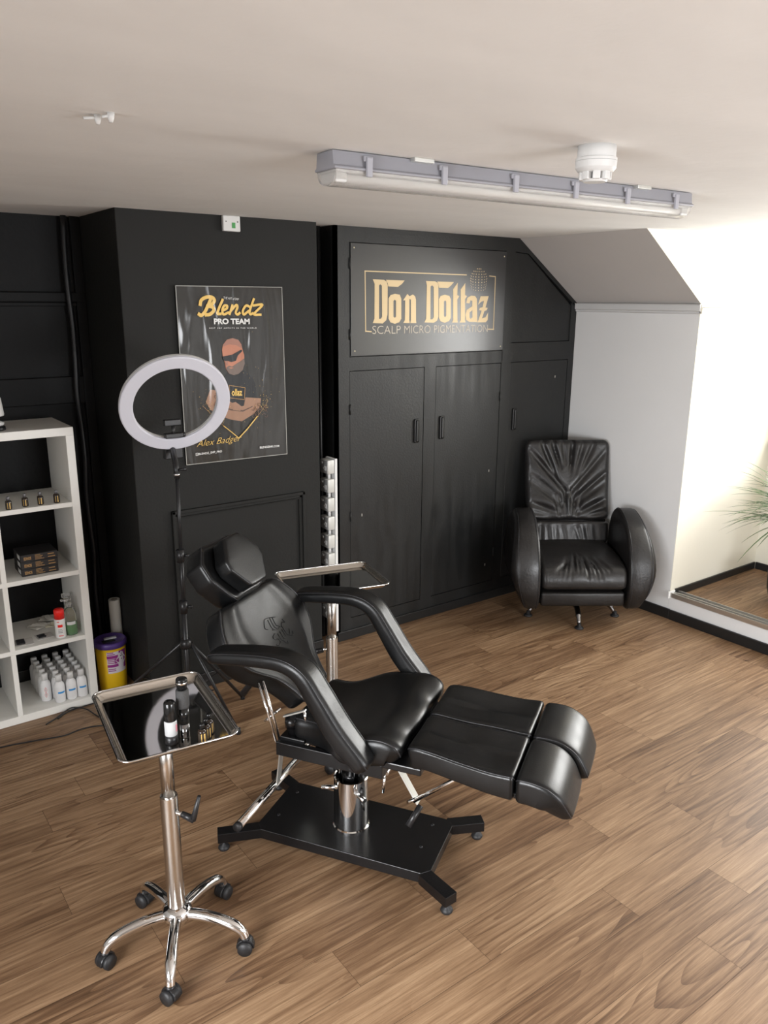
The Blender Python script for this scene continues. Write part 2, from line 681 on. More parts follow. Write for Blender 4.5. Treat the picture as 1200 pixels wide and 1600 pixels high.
# rear wall with a wide window opening
w = MB().box(XL - .1, 1.4, YN - .14, YN, -.1, H + .1).box(3.8, XM + .2, YN - .14, YN, -.1, H + .1)
w.box(1.4, 3.8, YN - .14, YN, -.1, .75).box(1.4, 3.8, YN - .14, YN, 2.25, H + .1)
struct(w.build('wall_rear', grey_paint))

# knee wall on the right with the sloping ceiling above it, curb and dormer
w = MB().box(XM, XM + .12, YE - .0, YR, -.05, ZK)
struct(w.build('wall_right', grey_paint))
struct(MB().box(XM, XM + .12, YN - .1, YD0, -.05, ZK).build('wall_right_near', grey_paint))
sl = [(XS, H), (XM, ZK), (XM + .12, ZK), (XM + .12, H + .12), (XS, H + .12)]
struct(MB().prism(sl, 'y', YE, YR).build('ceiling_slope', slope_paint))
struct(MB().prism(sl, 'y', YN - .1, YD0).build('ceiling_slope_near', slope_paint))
ck = [(XS + .14, H), (XM + .001, ZK + .09), (XM + .001, ZD - .1), (XD + .05, ZD - .1), (XD + .05, H)]
cheek = [(XM + .121, -.1), (XD + .1, -.1), (XD + .1, H + .1), (XM + .121, H + .1)]
struct(MB().prism([(XS + .02, H + .11), (XS + .001, H - .0005), (XM - .0, ZK - .0), (XM + .001, ZD), (XM + .125, ZD - .1), (XD + .1, ZD - .1), (XD + .1, H + .11)], 'y', YE - .0035, YE + .1).build('wall_dormer_cheek', cream_paint))
struct(MB().box(XM + .001, XD + .1, YD0 - .1, YD0, -.1, H + .1).build('wall_dormer_cheek_near', cream_paint))
# dormer end wall around the window
WY0, WY1, WZ0, WZ1 = 1.0, 2.55, 1.12, 2.28
w = MB().box(XD, XD + .12, YD0 - .1, WY0, -.1, H + .1).box(XD, XD + .12, WY1, YE + .1, -.1, H + .1)
w.box(XD, XD + .12, WY0, WY1, -.1, WZ0).box(XD, XD + .12, WY0, WY1, WZ1, H + .1)
struct(w.build('wall_dormer_end', cream_paint))


def window(name, corners_fn, w, h, n):
    """white sash window; corners_fn(u,v,d)->point, u across, v up, d depth outward"""
    root = bpy.data.objects.new(name, None)
    COL.objects.link(root)
    struct(root)
    fr = MB()
    t = .055

    def bx(mb, u0, u1, v0, v1, d0, d1):
        b = bmesh.new()
        vs = [b.verts.new(corners_fn(u, v, d)) for u in (u0, u1) for v in (v0, v1) for d in (d0, d1)]
        for f in ((0, 1, 3, 2), (4, 6, 7, 5), (0, 4, 5, 1), (2, 3, 7, 6), (0, 2, 6, 4), (1, 5, 7, 3)):
            b.faces.new([vs[i] for i in f])
        bmesh.ops.recalc_face_normals(b, faces=b.faces[:])
        mb.merge(b)
    bx(fr, 0, t, 0, h, .03, .09); bx(fr, w - t, w, 0, h, .03, .09)
    bx(fr, t, w - t, 0, t, .03, .09); bx(fr, t, w - t, h - t, h, .03, .09)
    for k in range(1, n):
        bx(fr, w * k / n - .02, w * k / n + .02, t, h - t, .035, .085)
    struct(fr.build('window_frame', white_trim, root))
    return root, bx


wd, bx = window('window_1', lambda u, v, d: (XD + d, WY0 + u, WZ0 + v), WY1 - WY0, WZ1 - WZ0, 3)
s = MB().box(XD - .07, XD + .02, WY0 - .08, YE - .03, WZ0 - .045, WZ0 - .012, bev=.004)
struct(s.build('window_sill', white_trim, wd))
wr, bx = window('window_2', lambda u, v, d: (1.4 + u, YN - d, .75 + v), 2.4, 1.5, 3)
wl, bx = window('window_3', lambda u, v, d: (XL - d, -.95 + u, .75 + v), 2.5, 1.43, 3)

# ceiling (flat) reaching over the dormer
c = MB().box(XL - .1, XS, YN - .1, YR + .1, H, H + .14)
c.box(XS, XD + .1, YD0, YE - .0036, H, H + .14)
struct(c.build('ceiling', ceiling_paint))

# mouldings and skirtings
mo = MB().prism([(0, 0), (-.012, .004), (-.012, .014), (-.022, .02), (-.022, .05), (-.028, .058), (0, .058)], 'y', YE - .012, YC,
                M=Matrix.Translation((XM, 0, ZK - .06)))
struct(mo.build('trim_1', mat('grey picture rail', (0.56, 0.56, 0.555), 0.6)))
mo = MB().box(XM - .012, XM + .25, YE - .024, YE, ZK - .058, ZK - .022, bev=.004).box(XM - .012, XM + .25, YE - .018, YE, ZK - .02, ZK - .004, bev=.003)
struct(mo.build('trim_2', cream_paint))
sk = MB().box(XM - .016, XM, YE - .02, YC - .002, 0, .07, bev=.004)
struct(sk.build('baseboard_right', gloss_black))
sk = MB().box(XM - .018, XM, YD0, YE - .021, 0, .068, bev=.004)
struct(sk.build('baseboard_step', gloss_black))
struct(MB().box(XM, XM + .03, YD0, YE - .001, 0, ZD + .004).build('wall_step_riser', grey_paint))
sk = MB().box(XM + .045, XD - .014, YE - .018, YE - .004, ZD, ZD + .052, bev=.004)
struct(sk.build('baseboard_dormer_cheek', gloss_black))
sk = MB().box(XD - .016, XD, YD0 + .01, YE - .019, ZD, ZD + .052, bev=.004)
struct(sk.build('baseboard_dormer_end', gloss_black))
sk = MB().box(XB0 - .002, XB1, YB - .016, YB, 0, .085, bev=.004)
struct(sk.build('baseboard_breast', gloss_black))
sk = MB().box(XL, XB0, YR - .016, YR, 0, .1, bev=.004)
struct(sk.build('baseboard_back', gloss_black))
# metal double track along the step
tr = thing('sliding_door_track', 'satin metal double track along the edge of the raised step on the right', 'track', (XM + .02, 1.8, ZD))
y0, y1 = YD0 - 1.8 + .01, YE - 1.8 - .012
mb = MB().box(-.03, .06, y0, y1, .005, .012).box(-.03, -.024, y0, y1, .012, .036).box(.012, .018, y0, y1, .012, .034).box(.054, .06, y0, y1, .012, .036)
mb.box(-.024, .012, y0, y1, .02, .024)
mb.build('rail', mat('satin aluminium track', (0.62, 0.61, 0.59), 0.3, 0.9), tr)
MB().box(-.045, .062, y1, y1 + .010, -.004, .045, bev=.003).build('end_block', white_trim, tr)

# panelling rails on the recess wall
mb = MB().box(XL, XB0, YR - .03, YR, 2.05, 2.10, bev=.006).box(XL, XB0, YR - .02, YR, 2.03, 2.05, bev=.004)
struct(mb.build('trim_3', black_paint))
mb = MB().box(XL, XB0, YR - .022, YR, 1.535, 1.675, bev=.005)
struct(mb.build('trim_4', black_paint))
mb = MB().box(XB0 - .05, XB0, YR - .028, YR, 0, H, bev=.004)
struct(mb.build('trim_5', black_paint))
# moulded fireplace panel on the breast
mb = MB()
x0, x1, z1 = 1.427, 2.212, 1.022
for (dx, d, ww) in ((0, .018, .018), (.018, .010, .016), (.034, .014, .006)):
    mb.box(x0 + dx, x1 - dx, YB - d, YB, z1 - dx - ww, z1 - dx, bev=.003)
    mb.box(x0 + dx, x0 + dx + ww, YB - d, YB, .085, z1 - dx, bev=.003)
    mb.box(x1 - dx - ww, x1 - dx, YB - d, YB, .085, z1 - dx, bev=.003)
mb.box(x0 + .04, x1 - .04, YB - .004, YB, .085, z1 - .04)
struct(mb.build('trim_6', breast_paint))

# ------------------------------------------------------------------ fitted cupboard
cup = thing('fitted_cupboard', 'black painted full-height fitted cupboard with three tall doors, under the sloped ceiling', 'cupboard', (XC0, YC, 0))
X = lambda x: x - XC0


def frame_piece(mb, x0, x1, z0, z1, d=.022):
    mb.box(X(x0), X(x1), 0, d, z0, z1)


mb = MB()
mb.box(0, .02, 0, YR - YC, 0, H)                                    # side
mb.prism([(X(XC0) + .02, .0), (X(XM) - .001, 0), (X(XM) - .001, ZK), (X(XS) - .002, H - .001), (.02, H - .001)], 'y', .03, .05)
mb.build('carcass', cupboard_paint, cup)
mb = MB()
frame_piece(mb, XC0, 2.573, .0, H - .001)
frame_piece(mb, 2.573, 3.80, 2.384, H - .001)
frame_piece(mb, 2.573, 3.80, 1.674, 1.752)
frame_piece(mb, 3.134, 3.226, .135, 1.674)
frame_piece(mb, 3.795, 3.879, .135, 1.752)
frame_piece(mb, 3.795, 3.879, 1.752, 2.384)
frame_piece(mb, 3.879, 4.455, 1.674, 1.80)
frame_piece(mb, 4.455, XM - .002, 0.0, ZK)
frame_piece(mb, 2.573, 4.455, .0, .135)
mb.prism([(X(3.80), 2.384), (X(3.879), 2.384), (X(4.0), 2.375), (X(XM) - .002, 2.03), (X(XM) - .002, ZK), (X(XS) - .002, H - .001), (X(3.80), H - .001)], 'y', 0, .022)
mb.build('face_frame', cupboard_paint, cup)
hm = mat('black handle gloss', (0.008, 0.008, 0.008), 0.3)


def door(x0, x1, z0, z1, hx=None, hz=None, hinge=None, poly=None):
    g = .0025
    mb = MB()
    if poly:
        mb.prism(poly, 'y', .007, .024, bev=.0015, seg=1)
    else:
        mb.box(X(x0) + g, X(x1) - g, .001, .024, z0 + g, z1 - g, bev=.002, seg=1)
    d = mb.build('door', cupboard_paint, cup)
    if hx:
        h = MB().box(X(hx) - .019, X(hx) + .019, -.012, .003, hz - .075, hz + .075, bev=.006)
        h.box(X(hx) - .011, X(hx) + .011, -.022, -.008, hz - .068, hz + .068, bev=.006)
        h.build('handle', hm, d)
    if hinge is not None:
        for zz in hinge[1]:
            h = MB().tube([(X(hinge[0]), -.003, zz - .03), (X(hinge[0]), -.003, zz + .03)], .0045, 8)
            h.build('hinge', cupboard_paint, d)


door(2.573, 3.134, .135, 1.674, 3.074, 1.28, (2.575, (1.45, .80)))
door(3.226, 3.795, .135, 1.674, 3.282, 1.284, (3.792, (1.45, .35)))
door(3.879, 4.455, .135, 1.674, 3.936, 1.285)
door(2.573, 3.795, 1.752, 2.384, hinge=(2.575, (2.27, 1.88)))
door(0, 0, 0, 0, poly=[(X(3.882), 1.803), (X(4.49), 1.803), (X(4.49), 2.02), (X(4.0), 2.372), (X(3.882), 2.38)])
MB().box(X(XC0) - .004, X(XM) - .018, -.014, 0, 0, .062, bev=.004).build('plinth', gloss_black, cup)
for x, z in ((2.66, .80), (3.72, .95), (3.72, .27), (4.33, 1.56)):     # chips where the paint has gone
    MB().box(X(x) - .003, X(x) + .003, -.001, .001, z - .012, z + .004).build('paint_chip', mat('bare chip', (0.35, 0.33, 0.30), 0.8), cup)

# pipes and conduit in the gaps
def pipe(x, y, r, z0, z1, label, name='pipe', m=black_paint, wig=0):
    pts = [(wig * sin(k * 1.9) * .5, wig * .3 * cos(k * 2.3), z0 + (z1 - z0) * k / 14) for k in range(15)]
    pts = catmull(pts, 3) if wig else [pts[0], pts[-1]]
    o = MB().tube(pts, r, 12).build(name, m)
    o.location = (x, y, 0)
    return tag(o, label, 'pipe')


pipe(2.395, 3.95, .016, 0, H, 'black painted pipe in the gap, nearer the poster wall', m=gloss_black)
pipe(2.452, 3.97, .012, 0, H, 'thin black pipe in the gap, hugging the cupboard side', m=gloss_black)
pipe(1.165, YR - .05, .014, 0.0, H, 'wavy black painted conduit running down the recess beside the white shelf', 'conduit', black_plastic, wig=.012)

# ------------------------------------------------------------------ socket strip
st = thing('socket_strip', 'vertical strip of grey metal-clad sockets between breast and cupboard', 'sockets', (2.432, 3.79, 0))
MB().box(0, .016, -.004, .10, .10, 1.18, bev=.002).build('back_trunking', white_trim, st)
sm = mat('grey metal socket box', (0.42, 0.42, 0.41), 0.4, 0.3)
sm2 = mat('pale socket box side', (0.58, 0.58, 0.55), 0.4, 0.2)
zz = 1.175
k = 0
while zz > .16:
    b = MB().box(-.046, 0, 0, .086, zz - .082, zz, bev=.006).build('socket_box', sm2, st, smooth=40)
    f = MB().box(-.0485, -.046, .004, .082, zz - .078, zz - .004, bev=.001)
    f.box(-.051, -.048, .052, .072, zz - .024, zz - .012, bev=.001, mi=1)
    f.box(-.0505, -.048, .016, .022, zz - .062, zz - .036, mi=1)
    f.box(-.0505, -.048, .028, .034, zz - .062, zz - .05, mi=1).box(-.0505, -.048, .028, .034, zz - .046, zz - .034, mi=1)
    f.box(-.0505, -.048, .04, .046, zz - .054, zz - .044, mi=1)
    f.build('face_plate', [sm, white_plastic], b)
    if zz - .115 > .16:
        MB().tube([(-.02, .03, zz - .083), (-.02, .03, zz - .115)], .009, 10).build('conduit', white_trim, st)
    zz -= .1135
    k += 1

# switch plate high on the breast
sp = thing('switch_plate', 'small white switch plate with green mark, above the poster at the ceiling', 'switch', (1.822, YB, 2.431))
MB().box(-.046, .046, -.022, 0, -.037, .036, bev=.004).build('plate', white_plastic, sp)
MB().box(.0, .018, -.0235, -.022, -.022, .004).build('green_marker', green_m, sp)
for sx in (-.031, .031):
    MB().tube([(sx, -.0235, .008), (sx, -.021, .008)], .003, 8).build('screw', dark_grey, sp)

# ------------------------------------------------------------------ ceiling fittings
ang = math.atan2(1.904 - 1.998, 2.824 - 1.254)
lt = thing('fluorescent_light', 'long pale grey ceiling batten light with clear cover and clips', 'ceiling light', ((1.262 + 2.783) / 2, (1.996 + 1.902) / 2, H), ang)
LL = .768


def trough(r, z0, z1, hw, hb, L):
    b = bmesh.new()
    prof = [(-hw, z0), (-hw, z0 + (z1 - z0) * .25), (-hb, z1), (hb, z1), (hw, z0 + (z1 - z0) * .25), (hw, z0)]
    return prof


mb = MB()
mb.prism([(-.058, -.050), (-.058, -.043), (-.05, -.040), (-.045, -.002), (.045, -.002), (.05, -.040), (.058, -.043), (.058, -.050)], 'x', -LL, LL, bev=.003)
mb.build('housing', grey_plastic, lt, smooth=35)
mb = MB()
prof = [(-.054, -.050)] + [(-.052 * cos(a * pi / 12) , -.054 - .036 * sin(a * pi / 12)) for a in range(13)] + [(.054, -.050)]
inner = [(y * .95, z + .002) for y, z in prof[::-1]]
mb.prism(prof + inner, 'x', -LL + .008, LL - .008)
for s in (-1, 1):
    mb.prism(prof, 'x', s * (LL - .008) - .003, s * (LL - .008) + .003)
mb.build('cover', clear_ribbed, lt, smooth=50)
for y in (-.025, .025):
    MB().tube([(-LL + .05, y, -.069), (LL - .05, y, -.069)], .011, 14).build('tube', tube_white, lt)
MB().box(-LL + .012, LL - .012, -.046, .046, -.056, -.048).build('gear_tray', white_plastic, lt)
for s in (-1, 1):
    mb = MB().box(s * (LL - .03) - .018, s * (LL - .03) + .018, -.042, .042, -.082, -.056, bev=.004)
    mb.build('lampholder', white_plastic, lt)
for f in (-.86, -.52, -.155, .19, .52, .86):
    for s in (-1, 1):
        mb = MB().box(f * LL - .009, f * LL + .009, s * .062 - .005, s * .062 + .005, -.066, -.016, bev=.002)
        mb.box(f * LL - .014, f * LL + .014, s * .056 - .004, s * .056 + .004, -.026, -.012, bev=.002)
        mb.build('clip', mat('light clip grey', (0.38, 0.38, 0.42), 0.4), lt)
for f in (-.62, .62):
    MB().box(f * LL - .035, f * LL + .035, -.068, .068, -.012, -.0, bev=.002).build('bracket', zinc, lt)

sd = thing('smoke_detector', 'round white smoke detector on the ceiling, near the batten light', 'smoke detector', (1.783, 1.486, H))
MB().lathe([(0, 0), (.05, 0), (.05, -.022), (.051, -.03)], 40).build('base', white_plastic, sd)
MB().lathe([(.051, -.031), (.054, -.031), (.054, -.038), (.052, -.0385), (.054, -.039), (.053, -.055), (.047, -.063), (.04, -.066), (.0, -.066)], 40).build('head', white_plastic, sd, smooth=30)
mb = MB()
for k in range(8):
    a = k * pi / 4
    M = Matrix.Rotation(a, 4, 'Z')
    mb.box(.024, .042, -.010, .010, -.085, -.062, bev=.003, M=M)
mb.lathe([(0, -.083), (.034, -.083), (.030, -.089), (0, -.089)], 32)
mb.build('sensor_cage', white_plastic, sd, smooth=40)
MB().lathe([(0, -.064), (.024, -.064), (.024, -.084), (0, -.084)], 24).build('sensor_core', dark_grey, sd)

for (x, y, lab, l2) in ((.623, 1.938, 'larger white plastic cable stub left on the bare ceiling', .03), (.640, 1.900, 'smaller white plastic cable stub left on the bare ceiling', .018)):
    o = MB().lathe([(0, 0), (.009, 0), (.007, -.012), (.004, -.02), (0, -.02)], 12).tube([(0, 0, -.006), (-l2, .004, -.01)], .0035, 8).build('cable_stub', white_plastic)
    o.location = (x, y, H)
    tag(o, lab, 'cable stub')

# ------------------------------------------------------------------ the sign on the upper cupboard door
SIGN = {'D1': [(2.731, 2.188), (2.81, 2.186), (2.83, 2.177), (2.838, 2.156), (2.838, 1.991), (2.83, 1.959), (2.804, 1.94), (2.732, 1.943), (2.744, 1.968), (2.745, 2.162)], 'D1h': [(2.776, 2.155), (2.785, 2.161), (2.796, 2.153), (2.799, 1.979), (2.791, 1.968), (2.777, 1.966)], 'F1': [(2.825, 2.186), (2.962, 2.185), (2.942, 2.165), (2.913, 2.148), (2.842, 2.15), (2.838, 2.167)], 'o1': [(2.891, 2.109), (2.927, 2.104), (2.939, 2.082), (2.941, 1.966), (2.926, 1.946), (2.893, 1.937), (2.86, 1.946), (2.846, 1.967), (2.845, 2.082), (2.859, 2.101)], 'o1h': [(2.89, 2.076), (2.9, 2.069), (2.901, 1.979), (2.892, 1.971), (2.882, 1.979), (2.881, 2.068)], 'n1': [(2.953, 2.072), (2.984, 2.109), (3.0, 2.096), (3.026, 2.106), (3.044, 2.095), (3.05, 2.075), (3.053, 1.957), (3.056, 1.939), (3.01, 1.94), (3.013, 1.958), (3.011, 2.077), (3.0, 2.08), (3.001, 1.958), (3.006, 1.94), (2.956, 1.941), (2.968, 1.958), (2.968, 2.072)], 'D2': [(3.125, 2.186), (3.196, 2.185), (3.216, 2.176), (3.223, 2.16), (3.229, 1.977), (3.219, 1.952), (3.193, 1.94), (3.118, 1.943), (3.132, 1.965), (3.132, 2.16)], 'D2h': [(3.161, 2.154), (3.173, 2.161), (3.186, 2.152), (3.192, 1.973), (3.181, 1.96), (3.165, 1.96)], 'F2': [(3.213, 2.184), (3.347, 2.183), (3.327, 2.164), (3.301, 2.147), (3.228, 2.148), (3.223, 2.166)], 'o2': [(3.276, 2.107), (3.313, 2.101), (3.326, 2.081), (3.33, 1.968), (3.316, 1.949), (3.282, 1.939), (3.248, 1.948), (3.234, 1.968), (3.23, 2.08), (3.243, 2.1)], 'o2h': [(3.279, 2.074), (3.289, 2.066), (3.292, 1.981), (3.282, 1.972), (3.273, 1.981), (3.27, 2.066)], 't1': [(3.379, 2.181), (3.378, 2.106), (3.395, 2.1), (3.379, 2.079), (3.385, 1.955), (3.39, 1.939), (3.341, 1.94), (3.35, 1.955), (3.343, 2.141)], 't2': [(3.442, 2.18), (3.443, 2.107), (3.46, 2.1), (3.444, 2.082), (3.45, 1.954), (3.455, 1.939), (3.404, 1.939), (3.413, 1.955), (3.405, 2.14)], 'a': [(3.455, 2.058), (3.463, 2.09), (3.495, 2.104), (3.528, 2.102), (3.544, 2.086), (3.554, 1.953), (3.558, 1.94), (3.485, 1.943), (3.459, 1.956), (3.453, 1.988), (3.461, 2.016), (3.507, 2.039), (3.506, 2.072), (3.49, 2.075), (3.483, 2.056)], 'ah': [(3.486, 2.001), (3.509, 2.015), (3.512, 1.971), (3.498, 1.961), (3.487, 1.969)], 'z': [(3.557, 2.048), (3.576, 2.101), (3.646, 2.102), (3.622, 2.031), (3.641, 2.029), (3.634, 2.014), (3.614, 2.009), (3.595, 1.963), (3.625, 1.97), (3.647, 2.001), (3.645, 1.953), (3.63, 1.939), (3.558, 1.939), (3.589, 2.012), (3.566, 2.014), (3.573, 2.029), (3.596, 2.033), (3.606, 2.072), (3.583, 2.067)], 'frame_a': [(2.675, 2.231), (3.45, 2.228)], 'frame_b': [(2.677, 2.231), (2.682, 1.896)], 'frame_c': [(2.68, 1.898), (2.723, 1.894)], 'frame_d': [(3.646, 2.226), (3.7, 2.223)], 'frame_e': [(3.699, 2.224), (3.7, 1.892)], 'frame_f': [(3.651, 1.895), (3.704, 1.893)], 'text': [(2.73, 1.881), (3.649, 1.877), (2.73, 1.917)], 'board': [(2.58, 2.38), (3.788, 2.379), (3.795, 1.756), (2.583, 1.765)], 'screws': [(2.603, 2.355), (3.772, 2.349), (3.771, 1.782), (2.606, 1.787)], 'ball': [(3.555, 2.209), (3.642, 2.211), (3.552, 2.264), (3.558, 2.146)]}
POSTER = {'board': [(1.518, 2.132), (2.097, 2.133), (2.103, 1.25), (1.521, 1.255)], 'B': [[(1.694, 2.073), (1.677, 2.04), (1.659, 2.01), (1.64, 1.994), (1.626, 2.0)], [(1.636, 2.043), (1.644, 2.066), (1.671, 2.08), (1.701, 2.079), (1.712, 2.064), (1.697, 2.046), (1.675, 2.039), (1.701, 2.032), (1.706, 2.016), (1.686, 1.999), (1.662, 1.996)]], 'l': [[(1.757, 2.069), (1.734, 2.025), (1.726, 2.002), (1.744, 2.0)]], 'e': [[(1.751, 2.015), (1.776, 2.026), (1.779, 2.039), (1.764, 2.039), (1.753, 2.019), (1.758, 1.998), (1.786, 2.007)]], 'n': [[(1.809, 2.043), (1.791, 1.998)], [(1.8, 2.016), (1.829, 2.042), (1.836, 2.033), (1.826, 2.007), (1.835, 1.997), (1.849, 2.005)]], 'd': [[(1.906, 2.034), (1.885, 2.04), (1.866, 2.016), (1.871, 1.997), (1.898, 2.014)], [(1.93, 2.074), (1.905, 2.016), (1.907, 1.998), (1.922, 2.003)]], 'z': [[(1.925, 2.041), (1.977, 2.044), (1.928, 1.999), (1.967, 1.995)]], 'head': [(1.743, 1.824), (1.749, 1.848), (1.773, 1.874), (1.804, 1.88), (1.835, 1.871), (1.851, 1.849), (1.857, 1.82), (1.865, 1.795), (1.865, 1.757), (1.852, 1.719), (1.827, 1.698), (1.799, 1.696), (1.775, 1.704), (1.759, 1.73), (1.755, 1.758), (1.746, 1.783)], 'ear': [(1.852, 1.803), (1.861, 1.806), (1.865, 1.789), (1.857, 1.77), (1.85, 1.778)], 'scalp': [(1.748, 1.839), (1.751, 1.851), (1.773, 1.874), (1.804, 1.88), (1.835, 1.871), (1.851, 1.849), (1.854, 1.827), (1.82, 1.846), (1.782, 1.849)], 'glasses': [(1.742, 1.79), (1.796, 1.797), (1.85, 1.822), (1.854, 1.814), (1.827, 1.791), (1.817, 1.766), (1.791, 1.761), (1.771, 1.767), (1.752, 1.768), (1.745, 1.777)], 'beard': [(1.76, 1.733), (1.777, 1.743), (1.795, 1.738), (1.815, 1.749), (1.844, 1.764), (1.864, 1.777), (1.866, 1.751), (1.853, 1.718), (1.827, 1.698), (1.799, 1.695), (1.775, 1.703)], 'mouth': [(1.773, 1.732), (1.788, 1.735), (1.804, 1.731), (1.788, 1.727)], 'nose': [(1.755, 1.767), (1.771, 1.767), (1.773, 1.749), (1.761, 1.746)], 'shirt': [(1.764, 1.704), (1.812, 1.688), (1.864, 1.716), (1.908, 1.678), (1.927, 1.626), (1.929, 1.57), (1.871, 1.577), (1.847, 1.527), (1.777, 1.532), (1.726, 1.618), (1.735, 1.674)], 'arms': [(1.668, 1.628), (1.719, 1.619), (1.768, 1.565), (1.823, 1.528), (1.853, 1.533), (1.864, 1.576), (1.954, 1.565), (1.947, 1.52), (1.903, 1.483), (1.837, 1.452), (1.774, 1.467), (1.712, 1.492), (1.663, 1.527), (1.642, 1.567)], 'hand': [(1.778, 1.551), (1.806, 1.556), (1.84, 1.53), (1.832, 1.508), (1.79, 1.515)], 'fold': [(1.715, 1.549), (1.776, 1.522), (1.847, 1.51), (1.905, 1.529), (1.901, 1.523), (1.846, 1.502), (1.776, 1.514), (1.715, 1.541)], 'badge': [(1.772, 1.644), (1.862, 1.626), (1.855, 1.565), (1.771, 1.58)], 'vee': [[(1.73, 1.438), (1.774, 1.401), (1.813, 1.366)], [(1.813, 1.366), (1.864, 1.41), (1.925, 1.472)]], 'veethin': [[(1.62, 1.549), (1.671, 1.498), (1.73, 1.438)], [(1.925, 1.472), (1.963, 1.512), (1.991, 1.55)]], 'pro': [(1.704, 1.95), (1.902, 1.948), (1.706, 1.976)], 'best': [(1.678, 1.928), (1.939, 1.925), (1.678, 1.934)], 'art': [(1.762, 2.073), (1.845, 2.065), (1.763, 2.081)], 'name': [(1.577, 1.333), (1.828, 1.341), (1.58, 1.375)], 'insta': [(1.585, 1.298), (1.715, 1.3), (1.586, 1.311)], 'web': [(1.934, 1.298), (2.052, 1.295), (1.935, 1.309)], 'icon': [(1.576, 1.305)], 'llaz': [(1.781, 1.586), (1.848, 1.575), (1.783, 1.626)]}



STRIP = [0]


def ring_strip(mb, pts, w, fn, mi=0):
    """a flat line of width w through 2D pts, mapped by fn(x,z)"""
    P = [Vector((a, b)) for a, b in pts]
    for a, b in zip(P, P[1:]):
        d = (b - a)
        if d.length < 1e-6:
            continue
        d.normalize()
        n = Vector((-d.y, d.x)) * w / 2
        e = d * w * .3
        STRIP[0] = (STRIP[0] + 1) % 30
        q_ = [Vector(fn(*p_)) - Vector((0, 4e-6 * STRIP[0], 0)) for p_ in ((a - e + n), (a - e - n), (b + e - n), (b + e + n))]
        mb.poly(q_, mi)


def fill_tess(mb, outer, holes, fn, mi=0):
    from mathutils.geometry import tessellate_polygon
    loops = [[Vector((a, b, 0)) for a, b in outer]] + [[Vector((a, b, 0)) for a, b in h] for h in holes]
    flat = [v for l in loops for v in l]
    bv = [mb.bm.verts.new(fn(v.x, v.y)) for v in flat]
    for t in tessellate_polygon(loops):
        try:
            f = mb.bm.faces.new([bv[i] for i in t])
            f.material_index = mi
        except ValueError:
            pass


sg = thing('business_sign', 'black acrylic sign with gold lettering and framed border, screwed on the upper cupboard door', 'sign', (3.185, YC - .002, 2.068))
SX, SZ = 3.185, 2.068
sign_black = mat('dark glossy acrylic', (0.020, 0.020, 0.021), 0.32, bump=0.03, bscale=3, spec=0.7, coat=0.25, coat_rough=0.22)
MB().box(2.580 - SX, 3.791 - SX, -.004, 0.0, 1.759 - SZ, 2.380 - SZ, bev=.001).build('panel', sign_black, sg)
fs = lambda x, z: (x - SX, -.0052, z - SZ)
mb = MB()
for o_, h_ in (('D1', 'D1h'), ('F1', None), ('o1', 'o1h'), ('n1', None), ('D2', 'D2h'), ('F2', None), ('o2', 'o2h'), ('t1', None), ('t2', None), ('a', 'ah'), ('z', None)):
    fill_tess(mb, SIGN[o_], [SIGN[h_]] if h_ else [], (lambda x, z, q=(.0002 if o_[0] == 'F' else 0): (x - SX, -.0052 - q, z - SZ)))
mb.build('gold_lettering', gold_m, sg)
mb = MB()
for k in 'abcdef':
    ring_strip(mb, SIGN['frame_' + k], .0062, fs)
mb.build('gold_border', gold_m, sg)
L_, R_, T_ = SIGN['text']
for wd_, u0, u1 in (('SCALP', 0, .225), ('MICRO', .255, .476), ('PIGMENTATION', .508, 1)):
    mb = MB()
    add_text(mb, wd_, lambda u, v: fs(L_[0] + (R_[0] - L_[0]) * (u0 + (u1 - u0) * u), L_[1] + (R_[1] - L_[1]) * (u0 + (u1 - u0) * u) + v * .046), space=1.0, bold=-.012)
    mb.build('tagline_word', mat('pale gold foil', (0.42, 0.37, 0.30), 0.4, 0.2), sg)
mb = MB()
bc, br = SIGN['ball'][0], .070
bcz = (SIGN['ball'][2][1] + SIGN['ball'][3][1]) / 2
for i in range(9):
    la = 1 - 2.0 * i / 8
    hw = br * (sqrt(max(0, 1 - (la - .0) ** 2)) if la > 0 else 1 - .12 * la * la)
    hw = max(hw, br * .25)
    nd = 9 if hw > br * .6 else 5
    for j in range(nd):
        u = -1 + 2 * j / (nd - 1)
        zc = bcz + .058 * la + .004 - .016 * (1 - u * u) * max(0, (1 - la) / 2)
        rr = .0042 * (1 - .45 * abs(u)) * (1 if la > -.3 else .75)
        mb.poly([fs(bc[0] + hw * sin(u * pi / 2) + rr * cos(q * pi / 3), zc + rr * 1.05 * sin(q * pi / 3)) for q in range(6)])
mb.build('dotted_ball', gold_m, sg)
for x, z in SIGN['screws']:
    MB().lathe([(0, .003), (.003, .0025), (.005, 0)], 12, M=Matrix.Translation((x - SX, -.0045, z - SZ)) @ Matrix.Rotation(pi / 2, 4, 'X')).build('screw', mat('brass screw', (0.75, 0.68, 0.5), 0.3, 0.8), sg)

# ------------------------------------------------------------------ the poster
pt = thing('framed_poster', 'dark glossy poster of a bald bearded man in sunglasses, hung on the chimney breast', 'poster', (1.81, YB, 1.692))
PX, PZ = 1.81, 1.692


